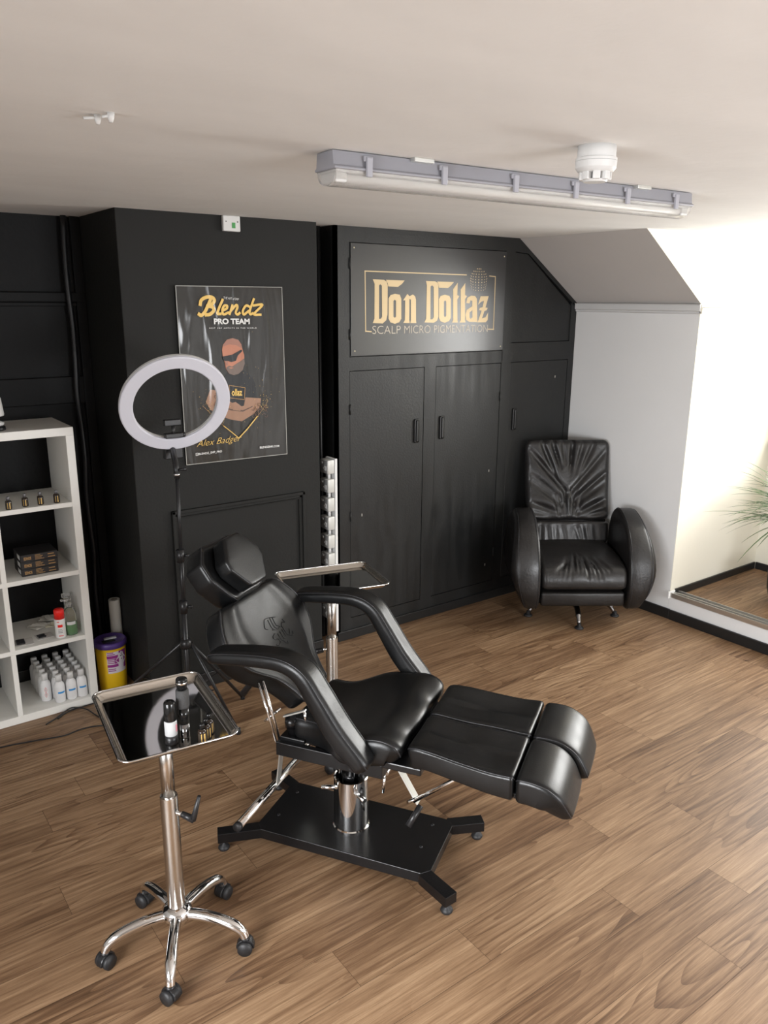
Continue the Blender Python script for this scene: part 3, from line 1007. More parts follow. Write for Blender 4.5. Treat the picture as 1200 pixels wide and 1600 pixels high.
def poster_mat(name, color, rough=.16, emit=None, var=0):
    m = mat(name, color, rough, spec=.6)
    nt = m.node_tree
    b = nt.nodes['Principled BSDF']
    tc = nt.nodes.new('ShaderNodeTexCoord')
    mp = nt.nodes.new('ShaderNodeMapping')
    mp.inputs['Scale'].default_value = (5.5, 1, 1.3)
    n = nt.nodes.new('ShaderNodeTexNoise')
    n.inputs['Scale'].default_value = 1.5
    n.inputs['Detail'].default_value = 2
    n.inputs['Distortion'].default_value = .6
    bp = nt.nodes.new('ShaderNodeBump')
    bp.inputs['Strength'].default_value = 1.0
    bp.inputs['Distance'].default_value = .010
    nt.links.new(tc.outputs['Object'], mp.inputs['Vector'])
    nt.links.new(mp.outputs['Vector'], n.inputs['Vector'])
    nt.links.new(n.outputs['Fac'], bp.inputs['Height'])
    nt.links.new(bp.outputs['Normal'], b.inputs['Normal'])
    return m


p_black = poster_mat('glossy poster black', (0.028, 0.027, 0.024), .14)
p_gold = poster_mat('poster gold', (0.78, 0.52, 0.14))
p_gold2 = poster_mat('poster deep gold', (0.50, 0.28, 0.10))
p_white = poster_mat('poster white', (0.75, 0.75, 0.73))
p_skin = poster_mat('poster skin', (0.50, 0.20, 0.12))
p_skin2 = poster_mat('poster shaved scalp', (0.36, 0.17, 0.12))
p_beard = poster_mat('poster beard', (0.17, 0.125, 0.105))
p_shirt = poster_mat('poster shirt', (0.012, 0.013, 0.015))
p_arm = poster_mat('poster tattooed arms', (0.34, 0.19, 0.12))
p_ink = poster_mat('poster ink lines', (0.12, 0.07, 0.05))
bd = POSTER['board']
mb = MB()
mb.prism([(x - PX, z - PZ) for x, z in bd], 'y', -.012, -.004, bev=.0008, seg=1)
mb.build('backing', p_black, pt)
mb = MB()
ring_strip(mb, bd + [bd[0]], .0035, lambda x, z: (x - PX, -.0128, z - PZ))
mb.build('cover_edge', mat('clear cover edge', (0.36, 0.36, 0.33), 0.2), pt)
D = [0.0126]


def layer(dz=.00035):
    D[0] += dz
    d = D[0]
    return lambda x, z: (x - PX, -d, z - PZ)


mb = MB()
mats_p = [p_skin, p_skin2, p_beard, p_shirt, p_arm, p_ink, p_gold, p_white]
for key, mi in (('shirt', 3), ('arms', 4), ('fold', 5), ('hand', 4), ('head', 0), ('scalp', 1), ('ear', 0), ('beard', 2), ('mouth', 0), ('nose', 1), ('glasses', 3)):
    fill_tess(mb, POSTER[key], [], layer(), mi)
rr_ = random.Random(3)
fn = layer()
ar = POSTER['arms']
for k in range(46):     # tattoo strokes
    t = rr_.random()
    cx = (ar[1][0] - .028 + .055 * rr_.random()) if k % 2 else (ar[6][0] - .05 + .08 * rr_.random())
    cz = (ar[1][1] - .02 - .075 * rr_.random()) if k % 2 else (ar[6][1] - .015 - .085 * rr_.random())
    a = rr_.random() * 6.3
    ring_strip(mb, [(cx + .010 * cos(a + q * .7) * (1 - q * .1), cz + .010 * sin(a + q * .7)) for q in range(5)], .0028, fn, 5)
mb.build('portrait', mats_p, pt)
mb = MB()
bg = POSTER['badge']
ring_strip(mb, bg + [bg[0]], .0022, layer(), 1)
b0, b1, b2 = POSTER['llaz']
fn = layer()
add_text(mb, 'ollaz', lambda u, v: fn(b0[0] + .004 + (b1[0] - b0[0] - .008) * u, b0[1] + .003 + v * .036 - u * .003), bold=.03)
mb.build('shirt_print', [p_gold, p_gold2], pt)
mb = MB()
fn = layer()
for kx, w in (('B', .0165), ('l', .013), ('e', .012), ('n', .012), ('d', .012), ('z', .012)):
    for stroke in POSTER[kx]:
        c = [(v.x, v.y) for v in catmull([(a, b, 0) for a, b in stroke], 6)]
        ring_strip(mb, c, w, fn, 0)
mb.build('script_lettering', p_gold, pt)
mb = MB()


def pl_text(mb, s, key, h, bold=0, shear=0, space=1, mi=0):
    l, r, t = POSTER[key]
    f2 = layer()
    add_text(mb, s, lambda u, v: f2(l[0] + (r[0] - l[0]) * u, l[1] + (r[1] - l[1]) * u + v * h), bold, shear, space, mi)


pl_text(mb, 'PRO TEAM', 'pro', .0285, bold=.045)
pl_text(mb, 'BEST SMP ARTISTS IN THE WORLD', 'best', .0068, bold=.01, space=1.5)
pl_text(mb, 'THE ART of SMP', 'art', .011, shear=.2)
pl_text(mb, 'BLENDZ_SMP_PRO', 'insta', .0125, bold=.02)
pl_text(mb, 'BLENDZINK.COM', 'web', .0115, bold=.03)
ic = POSTER['icon'][0]
fn = layer()
ring_strip(mb, [(ic[0] - .006, ic[1] - .006), (ic[0] + .006, ic[1] - .006), (ic[0] + .006, ic[1] + .006), (ic[0] - .006, ic[1] + .006), (ic[0] - .006, ic[1] - .006)], .0018, fn)
ring_strip(mb, [(ic[0] + .0028 * cos(q * pi / 4), ic[1] + .0028 * sin(q * pi / 4)) for q in range(9)], .001, fn)
mb.build('white_lettering', p_white, pt)
mb = MB()
pl_text(mb, 'Alex Badger', 'name', .042, shear=.45, bold=-.012)
mb.build('signature', p_gold, pt)
mb = MB()
fn = layer()
for i, w in ((0, .0042), (1, .0058)):
    ring_strip(mb, POSTER['vee'][i], w, fn, 0)
fn = layer()
for s_ in POSTER['veethin']:
    ring_strip(mb, s_, .0013, fn, 1)
for k in range(150):
    side = rr_.random() < .5
    base = POSTER['veethin'][0 if side else 1]
    a, b = base[0], base[2]
    t = rr_.random()
    x = a[0] + (b[0] - a[0]) * t + rr_.gauss(0, .022)
    z = a[1] + (b[1] - a[1]) * t + abs(rr_.gauss(0, .05)) - .01
    r0 = rr_.choice((.0006, .0008, .001, .0016))
    mb.poly([fn(x + r0 * cos(q * pi / 3), z + r0 * sin(q * pi / 3)) for q in range(6)], 0)
for k in range(110):
    x, z = PX + .02 + rr_.gauss(0, .14), PZ - .17 + rr_.gauss(0, .12)
    if abs(x - PX) > .26 or abs(z - PZ) > .41:
        continue
    r0 = rr_.choice((.0005, .0007, .001))
    mb.poly([fn(x + r0 * cos(q * pi / 3), z + r0 * sin(q * pi / 3)) for q in range(6)], 0)
mb.build('gold_sparks', [p_gold, p_gold2], pt)

# ------------------------------------------------------------------ white shelf unit
KX1, KY, KD = 1.028, 3.938, .385
KX0 = KX1 - .77
kz = [.04, .393, .7465, 1.10, 1.47 - .04]   # top faces of the boards
su = thing('cube_shelf', 'white cube shelving unit with eight open compartments in the recess', 'shelf', (KX0, KY, 0))
bv = .0012
MB().box(0, .77, 0, KD, 1.43, 1.47, bev=bv, seg=1).build('top_board', shelf_white, su)
MB().box(.038, .732, 0, KD, 0, .04, bev=bv, seg=1).build('bottom_board', shelf_white, su)
for x in (0, .732):
    MB().box(x, x + .038, 0, KD, 0, 1.43, bev=bv, seg=1).build('side_panel', shelf_white, su)
for z in kz[1:4]:
    MB().box(.038, .732, .002, KD, z - .0235, z, bev=bv, seg=1).build('shelf_board', shelf_white, su)
for z0, z1 in zip(kz, [.393 - .0235, .7465 - .0235, 1.10 - .0235, 1.43]):
    MB().box(.770 - .038 - .335 - .024, .770 - .038 - .335, .002, KD, z0, z1, bev=bv, seg=1).build('divider', shelf_white, su)

# little dropper bottles on the upper shelf
amber = mat('dark amber glass', (0.018, 0.010, 0.006), 0.12, spec=.6)
label_gold = mat('bottle label gold', (0.62, 0.40, 0.12), 0.35)
label_dark = mat('bottle label dark', (0.03, 0.022, 0.015), 0.4)


def dropper_bottle(name, label, cat, h=.062, r=.0145, cap=None, group=None):
    t = thing(name, label, cat, (0, 0, 0), 0, group)
    MB().lathe([(0, 0), (r * .9, 0), (r, .002), (r, h * .60), (r * .85, h * .68), (r * .45, h * .72), (r * .45, h * .76), (0, h * .76)], 24).build('glass', amber, t)
    MB().lathe([(0, h * .735), (r * .56, h * .735), (r * .56, h * .98), (r * .48, h), (0, h)], 20).build('cap', cap or black_plastic, t)
    mb = MB()
    n = 18
    a0, a1 = -pi * .95, -pi * .05
    z0, z1 = h * .08, h * .56
    for k in range(n):
        a, b = a0 + (a1 - a0) * k / n, a0 + (a1 - a0) * (k + 1) / n
        R = r + .0004
        mb.poly([(R * cos(a), R * sin(a), z0), (R * cos(b), R * sin(b), z0), (R * cos(b), R * sin(b), z1), (R * cos(a), R * sin(a), z1)], 1 if k in (9, 10, 5) else 0)
    mb.build('label_band', [label_dark, label_gold], t)
    return t


grey_cap = mat('smoky grey cap', (0.16, 0.16, 0.17), 0.25, 0.3)
db = dropper_bottle('dropper_bottle', 'small dark dropper bottle on the upper white shelf, rightmost of four', 'bottle', cap=grey_cap, group='dropper bottles on the upper shelf')
db.location = (.928, 3.974, 1.10)
for x, y, l in ((.854, 3.978, 'small dark dropper bottle on the upper white shelf, second from the right end'),
                (.785, 3.982, 'small dark dropper bottle on the upper white shelf, third from the right end'),
                (.707, 3.963, 'small dark dropper bottle on the upper white shelf, leftmost of four')):
    dup(db, (x, y, 1.10), random.uniform(-.25, .25), l)

# three stacked cartons
carton = mat('black carton', (0.016, 0.015, 0.016), 0.4)
g2 = mat('carton bronze print', (0.36, 0.21, 0.08), 0.4)
gc = None
for i, l in enumerate(('flat black carton with bronze lettering, bottom of the stack of three', 'flat black carton with bronze lettering, middle of the stack of three',
                       'flat black carton with bronze lettering, top of the stack of three')):
    if gc is None:
        gc = thing('carton', l, 'box', (.734, 3.984, .747), 0, 'black cartons stacked on the shelf')
        MB().box(0, .172, 0, .155, 0, .0355, bev=.001, seg=1).build('box_body', carton, gc)
        mb = MB()
        add_text(mb, 'EDNOS', lambda u, v: (.014 + .034 * u, -.0006, .009 + .016 * v), bold=.05)
        for r_, wdt in ((.006, .042), (.013, .030), (.020, .036), (.027, .026)):
            mb.poly([(.066, -.0006, r_), (.066 + wdt, -.0006, r_), (.066 + wdt, -.0006, r_ + .003), (.066, -.0006, r_ + .003)])
        for r_, wdt in ((.008, .034), (.022, .030)):
            mb.poly([(.126, -.0006, r_), (.126 + wdt, -.0006, r_), (.126 + wdt, -.0006, r_ + .0045), (.126, -.0006, r_ + .0045)])
        mb.build('front_print', g2, gc)
        mb = MB().poly([(-.0006, .02, .008), (-.0006, .075, .008), (-.0006, .075, .030), (-.0006, .02, .030)])
        mb.build('side_sticker', white_plastic, gc)
    else:
        dup(gc, (.734 + .001 * i, 3.984 + .001 * i, .747 + .0362 * i), 0, l)

# spray can with red cap
can_w = mat('white spray can', (0.78, 0.77, 0.76), 0.3)
red_m = mat('red plastic', (0.80, 0.02, 0.015), 0.3)
sc = thing('spray_can', 'white spray can with a bright red cap on the third shelf', 'spray can', (.884, 3.985, .3936))
MB().lathe([(0, 0), (.024, 0), (.026, .003), (.026, .095), (.024, .102), (0, .102)], 28).build('can_body', can_w, sc)
MB().lathe([(0, .1015), (.025, .1015), (.025, .146), (.022, .151), (0, .151)], 28).build('cap', red_m, sc)
mb = MB()


def band(mb, R, a0, a1, z0, z1, n=8, mi=0):
    for k in range(n):
        a, b = a0 + (a1 - a0) * k / n, a0 + (a1 - a0) * (k + 1) / n
        mb.poly([(R * cos(a), R * sin(a), z0), (R * cos(b), R * sin(b), z0), (R * cos(b), R * sin(b), z1), (R * cos(a), R * sin(a), z1)], mi)


band(mb, .0264, -2.25, -1.35, .060, .074)
band(mb, .0264, -2.35, -1.9, .088, .092)
band(mb, .0264, -2.2, -1.3, .012, .016)
for z in (.030, .038, .046):
    band(mb, .0264, -2.25, -1.4 - .1 * (z > .04), z, z + .003, mi=1)
mb.build('label_print', [red_m, mat('grey small print', (.25, .25, .25), .5)], sc)

# soap/gel bottles
green_liquid = mat('green gel', (0.10, 0.42, 0.08), 0.15, trans=.35, ior=1.35)
gb = thing('gel_bottle', 'clear pump bottle half full of green gel on the third shelf', 'bottle', (.940, 3.995, .3936))
MB().lathe([(0, 0), (.028, 0), (.030, .004), (.030, .12), (.022, .138), (.013, .143), (.013, .15), (0, .15)], 28).build('bottle_body', clear_plastic, gb)
MB().lathe([(0, .002), (.0275, .003), (.0275, .062), (0, .062)], 24).build('gel', green_liquid, gb)
mb = MB().lathe([(0, .149), (.016, .149), (.016, .168), (.007, .172), (.007, .185), (0, .185)], 20).box(-.04, .012, -.008, .008, .183, .195, bev=.003)
mb.build('pump_head', clear_plastic, gb)
mb = MB(); band(mb, .0304, -2.5, -1.0, .058, .075)
mb.build('label_band', white_plastic, gb)
yb_ = thing('spray_bottle', 'clear bottle with yellowish liquid behind the green gel bottle', 'bottle', (.958, 4.09, .3936))
MB().lathe([(0, 0), (.024, 0), (.025, .003), (.025, .11), (.012, .135), (.012, .15), (0, .15)], 24).build('bottle_body', clear_plastic, yb_)
MB().lathe([(0, .002), (.0225, .003), (.0225, .075), (0, .075)], 20).build('liquid', mat('pale yellow liquid', (.62, .55, .18), .2, trans=.3, ior=1.3), yb_)
MB().lathe([(0, .149), (.014, .149), (.014, .17), (0, .17)], 16).box(-.03, .016, -.009, .009, .168, .19, bev=.004).build('trigger_head', clear_plastic, yb_)

# blister packs and sachets
foil = mat('clear blister sheet', (0.62, 0.60, 0.58), 0.25, spec=.7)
dk = mat('black cartridge', (0.012, 0.012, 0.014), 0.3)
paper = mat('white paper sachet', (0.70, 0.68, 0.63), 0.45)


def blister(label, x, y, rz, n, w=.075, d=.085):
    t = thing('blister_pack', label, 'blister pack', (x, y, .3935), rz)
    MB().box(-w / 2, w / 2, -d / 2, d / 2, 0, .002, bev=.0005, seg=1).build('sheet', foil, t)
    for k in range(n):
        yy = -d * .36 + d * .72 * (k + .5) / n
        MB().box(-w * .42, w * .06, yy - .007, yy + .007, .002, .010, bev=.003).build('cartridge', dk, t)


blister('blister pack holding four black cartridges, near the divider on the third shelf', .712, 4.02, -.1, 4, .085, .085)
blister('blister pack with two wide black cartridges, beside the spray can', .815, 4.04, .1, 2, .08, .07)


def sachet(label, x, y, rz, w, d, z=.3965, m=paper, tilt=0):
    mb = MB()
    n = 8
    V = [[mb.bm.verts.new(((i / n - .5) * w, (j / n - .5) * d, .004 + .007 * sin(i * 1.1 + j * .6) * (1 if 0 < i < n and 0 < j < n else .25))) for i in range(n + 1)] for j in range(n + 1)]
    B = [[mb.bm.verts.new((v.co.x, v.co.y, 0.0)) for v in row] for row in V]
    for j in range(n):
        for i in range(n):
            mb.bm.faces.new((V[j][i], V[j][i + 1], V[j + 1][i + 1], V[j + 1][i]))
            mb.bm.faces.new((B[j][i], B[j + 1][i], B[j + 1][i + 1], B[j][i + 1]))
    for i in range(n):
        mb.bm.faces.new((V[0][i], B[0][i], B[0][i + 1], V[0][i + 1]))
        mb.bm.faces.new((V[n][i], V[n][i + 1], B[n][i + 1], B[n][i]))
        mb.bm.faces.new((V[i][0], V[i + 1][0], B[i + 1][0], B[i][0]))
        mb.bm.faces.new((V[i][n], B[i][n], B[i + 1][n], V[i + 1][n]))
    o = mb.build('sachet', m)
    o.location = (x, y, z)
    o.rotation_euler = (tilt, 0, rz)
    tag(o, label, 'sachet')


sachet('crumpled white paper sachet lying flat at the back of the third shelf', .825, 4.19, .5, .10, .08)
sachet('cream paper sachet with a pale corner, behind the red-capped can', .895, 4.16, -.2, .09, .06, m=mat('cream sachet', (.66, .62, .48), .5))
sachet('white sachet propped on the others at the back of the third shelf', .885, 4.245, -.5, .08, .07, z=.405)

# 23 white bottles
wb = mat('white bottle plastic', (0.80, 0.80, 0.80), 0.35)
blue_m = mat('blue label stripe', (0.05, 0.30, 0.68), 0.4)
wt = thing('white_bottle', '', 'bottle', (0, 0, 0), 0, 'white bottles on the bottom shelf')
MB().lathe([(0, 0), (.0245, 0), (.0265, .003), (.0265, .085), (.024, .098), (.015, .112), (.0125, .115), (0, .115)], 24).build('bottle_body', wb, wt)
MB().lathe([(0, .114), (.0155, .114), (.0155, .146), (.0145, .149), (0, .149)], 20).build('cap', mat('white ribbed cap', (.72, .72, .71), .5), wt)
mb = MB()
band(mb, .0268, -2.1, -.75, .052, .062)
mb.build('label_stripe', blue_m, wt)
haz = MB()
for zc in (.066, .038):
    for a_, b_ in (((-2.05, zc), (-1.8, zc + .014)), ((-1.8, zc + .014), (-1.55, zc)), ((-1.55, zc), (-1.8, zc - .014)), ((-1.8, zc - .014), (-2.05, zc))):
        P_ = lambda a, z, R=.0269: (R * cos(a), R * sin(a), z)
        s1, s2 = .0016, .0016
        haz.poly([P_(a_[0], a_[1] + s1), P_(a_[0], a_[1] - s1), P_(b_[0], b_[1] - s2), P_(b_[0], b_[1] + s2)], 0)
    haz.poly([(.0269 * cos(-1.83), .0269 * sin(-1.83), zc - .005), (.0269 * cos(-1.77), .0269 * sin(-1.77), zc - .005), (.0269 * cos(-1.77), .0269 * sin(-1.77), zc + .006), (.0269 * cos(-1.83), .0269 * sin(-1.83), zc + .006)], 1)
first = True
colx = [.794, .849, .905, .960]
ordn_c = ['leftmost column', 'second column from the left', 'third column from the left', 'rightmost column']
ordn_r = ['front', 'second', 'third', 'fourth', 'fifth', 'rear']
for ci, x in enumerate(colx):
    for ri in range(6):
        if ci == 0 and ri == 0:
            continue
        y = 3.985 + .0568 * ri
        xx, yy = x + random.uniform(-.001, .001), y
        if ci == 0 and ri == 1:
            lab = 'white bottle with two red hazard diamonds, front of the leftmost column'
        elif ci == 0:
            lab = f'plain white capped bottle, {["", "", "second", "third", "fourth", "rear"][ri]} one in the leftmost column on the bottom shelf'
        elif ri == 0:
            lab = f'white bottle with blue label stripe, front one in the {ordn_c[ci]}'
        else:
            lab = f'white bottle, {ordn_r[ri]} one in the {ordn_c[ci]} on the bottom shelf'
        if ci == 0 and ri == 1:
            hb = thing('white_bottle', lab, 'bottle', (xx, yy, .041), 0, 'white bottles on the bottom shelf')
            for ch in wt.children:
                if ch.name.startswith('label_stripe'):
                    continue
                c = ch.copy(); COL.objects.link(c); c.parent = hb
            haz.build('hazard_print', [mat('red print line', (.7, .06, .04), .5), dark_grey], hb)
            continue
        if first:
            wt.location = (xx, yy, .041); wt['label'] = lab; first = False
        else:
            dup(wt, (xx, yy, .041), random.uniform(-.2, .2) if ci else pi * .9, lab)

# device at the very left on top of the shelf
dv = thing('tabletop_device', 'white device with black foot at the frame edge, on top of the shelf', 'device', (.700, 4.03, 1.47))
MB().lathe([(0, 0), (.045, 0), (.048, .004), (.046, .018), (.03, .024), (0, .024)], 28).build('foot', black_plastic, dv)
MB().lathe([(0, .024), (.040, .024), (.044, .034), (.03, .042), (0, .042)], 28).build('base_ring', white_plastic, dv)
MB().tube([(0, 0, .04), (0, 0, .07)], .01, 12).build('neck', white_plastic, dv)
MB().lathe([(0, .068), (.045, .068), (.047, .075), (.040, .150), (.036, .155), (0, .155)], 28).build('shade', white_plastic, dv)

# ------------------------------------------------------------------ sharps bin and paper roll beside the shelf
yel = mat('yellow bin plastic', (0.80, 0.50, 0.012), 0.4)
pur = mat('purple lid plastic', (0.085, 0.045, 0.22), 0.35)
sb = thing('sharps_bin', 'yellow clinical waste bin with purple lid and hazard label', 'bin', (1.146, 4.06, 0))
MB().lathe([(0, 0), (.068, 0), (.071, .004), (.080, .265), (0, .265)], 40).build('bin_body', yel, sb)
MB().lathe([(.082, .254), (.087, .258), (.087, .280), (.080, .288), (.074, .284), (.068, .280), (.0, .282)], 40).build('lid', pur, sb)
MB().box(-.045, .02, -.035, .0, .280, .284, bev=.001).build('opening', mat('dark opening', (.006, .006, .006), .6), sb)
MB().box(-.03, .035, -.008, .014, .284, .292, bev=.003, M=Matrix.Rotation(-.1, 4, 'Z')).build('flap', mat('pale flap', (.55, .55, .58), .4), sb)


def cone_r(z):
    return .071 + (.080 - .071) * z / .265 + .0005


def wrap(mb, a0, a1, z0, z1, mi, off=0., n=12):
    for k in range(n):
        a, b = a0 + (a1 - a0) * k / n, a0 + (a1 - a0) * (k + 1) / n
        mb.poly([((cone_r(z) + off) * cos(t), (cone_r(z) + off) * sin(t), z) for t, z in ((a, z0), (b, z0), (b, z1), (a, z1))], mi)


mb = MB()
A0, A1 = -2.15, -.72
wrap_ = wrap


def wrap(mb, a0, a1, z0, z1, mi, off=0., n=12):
    wrap_(mb, a0, a1, z0 - .036, z1 - .036, mi, off, n)


wrap(mb, A0, A1, .150, .275, 0)
for z in (.268, .258, .228, .218, .208, .172, .162):
    wrap(mb, A0 + .03, A0 + .55 - (z > .26) * .1, z, z + .005, 1, .0002, 5)
wrap(mb, A0, A0 + .75, .236, .254, 1, .0002)
wrap(mb, A0, A0 + .75, .186, .202, 1, .0002)
wrap(mb, A1 - .62, A1, .262, .275, 1, .0002)
wrap(mb, A1 - .25, A1, .170, .262, 1, .0002)
wrap(mb, A0 + .5, A0 + .8, .205, .235, 1, .0002)
ac, zc = -1.16, .186
dm = [(ac - .44, zc), (ac, zc + .050), (ac + .44, zc), (ac, zc - .050)]
for q in range(4):
    a, b = dm[q], dm[(q + 1) % 4]
    for k in range(4):
        t0, t1 = k / 4, (k + 1) / 4
        P0 = (a[0] + (b[0] - a[0]) * t0, a[1] + (b[1] - a[1]) * t0)
        P1 = (a[0] + (b[0] - a[0]) * t1, a[1] + (b[1] - a[1]) * t1)
        mb.poly([((cone_r(z) + .0009) * cos(t), (cone_r(z) + .0009) * sin(t), z) for t, z in ((ac, zc), P0, P1)], 0)
for da, dz in ((-.06, .010), (.06, .010), (0, -.008), (0, .022)):
    wrap_(mb, ac + da - .03, ac + da + .03, zc + .012 + dz - .004, zc + .012 + dz + .004, 2, .0014, 2)
mb.build('hazard_label', [mat('label white', (.72, .68, .72), .4), mat('label purple', (.30, .03, .24), .4), dark_grey], sb)

rl = thing('paper_roll', 'tall white paper roll standing upright behind the yellow bin', 'roll', (1.222, 4.18, 0))
MB().lathe([(.022, .001), (.030, 0), (.031, .002), (.031, .458), (.030, .460), (.017, .460), (.017, .40)], 32).build('paper', mat('creamy paper', (.62, .60, .54), .7), rl, smooth=40)
MB().lathe([(.0165, .001), (.0165, .4605), (.0145, .4605), (.0145, .001)], 24).build('core', mat('cardboard core', (.20, .17, .13), .8), rl)

# cables on the floor
def cable(label, pts, r=.0035):
    o = MB().tube(catmull([(x, y, z + r) for x, y, z in pts], 8), r, 8).build('cable', black_plastic)
    tag(o, label, 'cable')


cable('long black cable snaking across the floor in front of the white shelf', [(.20, 3.80, 0), (.507, 3.755, 0), (.60, 3.735, 0), (.671, 3.718, 0), (.782, 3.688, 0), (.86, 3.70, 0), (.93, 3.69, 0), (1.0, 3.655, 0), (1.1, 3.63, 0), (1.2, 3.60, 0)])
cable('looped black cable with a loose end beside the shelf corner', [(.737, 3.845, .002), (.79, 3.88, 0), (.841, 3.915, .004), (.875, 3.922, .012), (.905, 3.915, .010), (.945, 3.875, .006), (.967, 3.80, .001), (1.0, 3.71, 0), (1.06, 3.66, .008), (1.16, 3.645, .001)])
cable('short black cable running along the shelf foot into the corner', [(.80, 3.87, .001), (.845, 3.905, .001), (.90, 3.922, .001), (.97, 3.926, .001), (1.05, 3.93, 0), (1.15, 3.96, 0), (1.25, 3.72, .001)])

# ------------------------------------------------------------------ plant in the dormer
pp = thing('potted_palm', 'spiky-leaved plant in a black pot on the raised dormer floor', 'plant', (5.05, 2.36, ZD))
MB().lathe([(0, 0), (.085, 0), (.105, .02), (.125, .10), (.130, .20), (.128, .235), (.118, .235), (.118, .21), (0, .21)], 36).build('pot', mat('black ceramic pot', (.02, .02, .022), .35), pp)
MB().lathe([(0, .215), (.06, .218), (.117, .211)], 24).build('soil', mat('potting soil', (.03, .02, .014), .9, bump=.6, bscale=60), pp)
MB().tube([(0, 0, .2), (.01, .01, .34), (-.005, .0, .50), (0, .005, .62)], [.024, .02, .017, .014], 12).build('stem', mat('palm stem', (.16, .12, .08), .8, bump=.5, bscale=60), pp)
mb = MB()
rp = random.Random(21)
for k in range(230):
    az = rp.uniform(0, 2 * pi)
    el = rp.uniform(.05, 1.25)
    Ln = rp.uniform(.38, .60)
    z0 = rp.uniform(.50, .64)
    d = Vector((cos(az), sin(az), 0))
    side = Vector((-sin(az), cos(az), 0))
    droop = rp.uniform(.25, .5)
    pts = []
    for i in range(9):
        t = i / 8
        pts.append(d * (Ln * t * cos(el * (1 - .35 * t))) + Vector((0, 0, z0 + Ln * (sin(el) * t - droop * t * t * 1.15))))
    if any(5.05 + p.x > XD - .03 or 2.36 + p.y > YE - .04 for p in pts):
        continue
    prevL = None
    for i, p in enumerate(pts):
        t = i / 8
        wdt = .0085 * (1 - t) ** .6 * min(1, .5 + t * 3) + .0004
        a = mb.bm.verts.new(p - side * wdt); c = mb.bm.verts.new(p + Vector((0, 0, -wdt * .5))); b = mb.bm.verts.new(p + side * wdt)
        if prevL:
            for u, v, x_, y_ in ((prevL[0], prevL[1], c, a), (prevL[1], prevL[2], b, c)):
                f = mb.bm.faces.new((u, v, x_, y_)); f.smooth = True
        prevL = (a, c, b)
mb.build('foliage', mat('palm leaf green', (0.085, 0.14, 0.06), 0.42, var=.35, vscale=14), pp)
def bar_between(mb, a, b, w, t, up=(0, 1, 0), bev=.0015):
    a, b = Vector(a), Vector(b)
    d = b - a
    L = d.length
    z = d.normalized()
    x = Vector(up) - z * Vector(up).dot(z)
    x.normalize()
    y = z.cross(x)
    M = Matrix((x, y, z)).transposed().to_4x4()
    M.translation = a
    mb.box(-w / 2, w / 2, -t / 2, t / 2, 0, L, bev=bev, M=M)





# ------------------------------------------------------------------ treatment chair
tc_ = thing('treatment_chair', 'reclining black leather treatment chair on a hydraulic pedestal, in the middle of the room', 'treatment chair',
            (1.489, 2.2245, 0), math.atan2(-.845, .535))


def piping(name, pts, parent, r=.0034, m=None):
    return MB().tube(pts, r, 6).build(name, m or piping_m, parent)


# base
mb = MB()
z0, z1 = .042, .084
plate = [(-.312, -.165), (.346, -.165), (.375, -.135), (.375, .135), (.346, .165), (-.312, .165), (-.34, .135), (-.34, -.135)]
mb.prism(plate, 'z', z0, z1, bev=.002)
mb.build('base_plate', black_steel, tc_)


def base_arm(p0, p1, w):
    a, b = Vector(p0), Vector(p1)
    d = (b - a).normalized()
    n = Vector((-d.y, d.x)) * w
    poly = [tuple(a + n), tuple(a - n), tuple(b - n), tuple(b + n)]
    arm = MB().prism(poly, 'z', z0, z1 - .001, bev=.002).build('base_arm', black_steel, tc_)
    e = b - d * .022
    MB().lathe([(0, 0), (.019, 0), (.023, .008), (.019, .017), (.007, .022), (.006, z0 + .002), (0, z0 + .002)], 20, origin=(e.x, e.y, 0)).build('foot', rubber, arm)


base_arm((-.325, -.145), (-.462, -.236), .024)
base_arm((.352, -.150), (.478, -.226), .026)
base_arm((.352, .150), (.474, .222), .026)
base_arm((-.325, .145), (-.455, .215), .024)
for x, y in ((-.29, -.06), (.30, -.03), (-.29, .10), (.30, .11)):
    MB().lathe([(.007, 0), (.007, .0015), (0, .002)], 12, origin=(x, y, z1)).build('bolt', dark_grey, tc_)
# hydraulic column
MB().lathe([(.072, z1), (.072, z1 + .006), (.068, z1 + .01)], 40).lathe([(.067, z1), (.067, .300), (.064, .303), (.060, .300), (.060, .22)], 48).build('column_sleeve', chrome, tc_, smooth=40)
MB().lathe([(0, .262), (.0595, .262)], 32).lathe([(.030, .262), (.030, .30), (.034, .305), (0, .305)], 32).build('hydraulic_pump', black_steel, tc_)
MB().tube([(0, 0, .30), (0, 0, .465)], .021, 20).build('piston_rod', chrome, tc_)
MB().tube([(-.032, -.030, .265), (-.032, -.030, .465)], .008, 12).build('guide_rod', chrome, tc_)
MB().tube([(.03, -.02, .265), (.03, -.02, .465)], .009, 12).build('guide_rod', chrome, tc_)
for (a, b) in (((-.090, -.078, .272), (-.035, -.052, .270)), ((.045, -.06, .270), (.095, -.09, .268))):
    MB().tube([a, b], .009, 12).build('clamp_pin', chrome, tc_)
MB().tube([(.078, -.08, .31), (.078, -.08, .26)], .006, 8).tube([(.078, -.08, .26), (.09, -.085, .222)], .005, 8).build('release_lever', black_steel, tc_)
# seat frame
mb = MB()
for s in (-1, 1):
    mb.box(-.205, .212, s * .20 - .012, s * .20 + .012, .463, .516, bev=.002)
mb.box(-.205, -.175, -.19, .19, .463, .512, bev=.002).box(.185, .212, -.19, .19, .463, .512, bev=.002).box(-.06, .06, -.19, .19, .455, .512, bev=.002)
mb.build('seat_frame', black_steel, tc_)
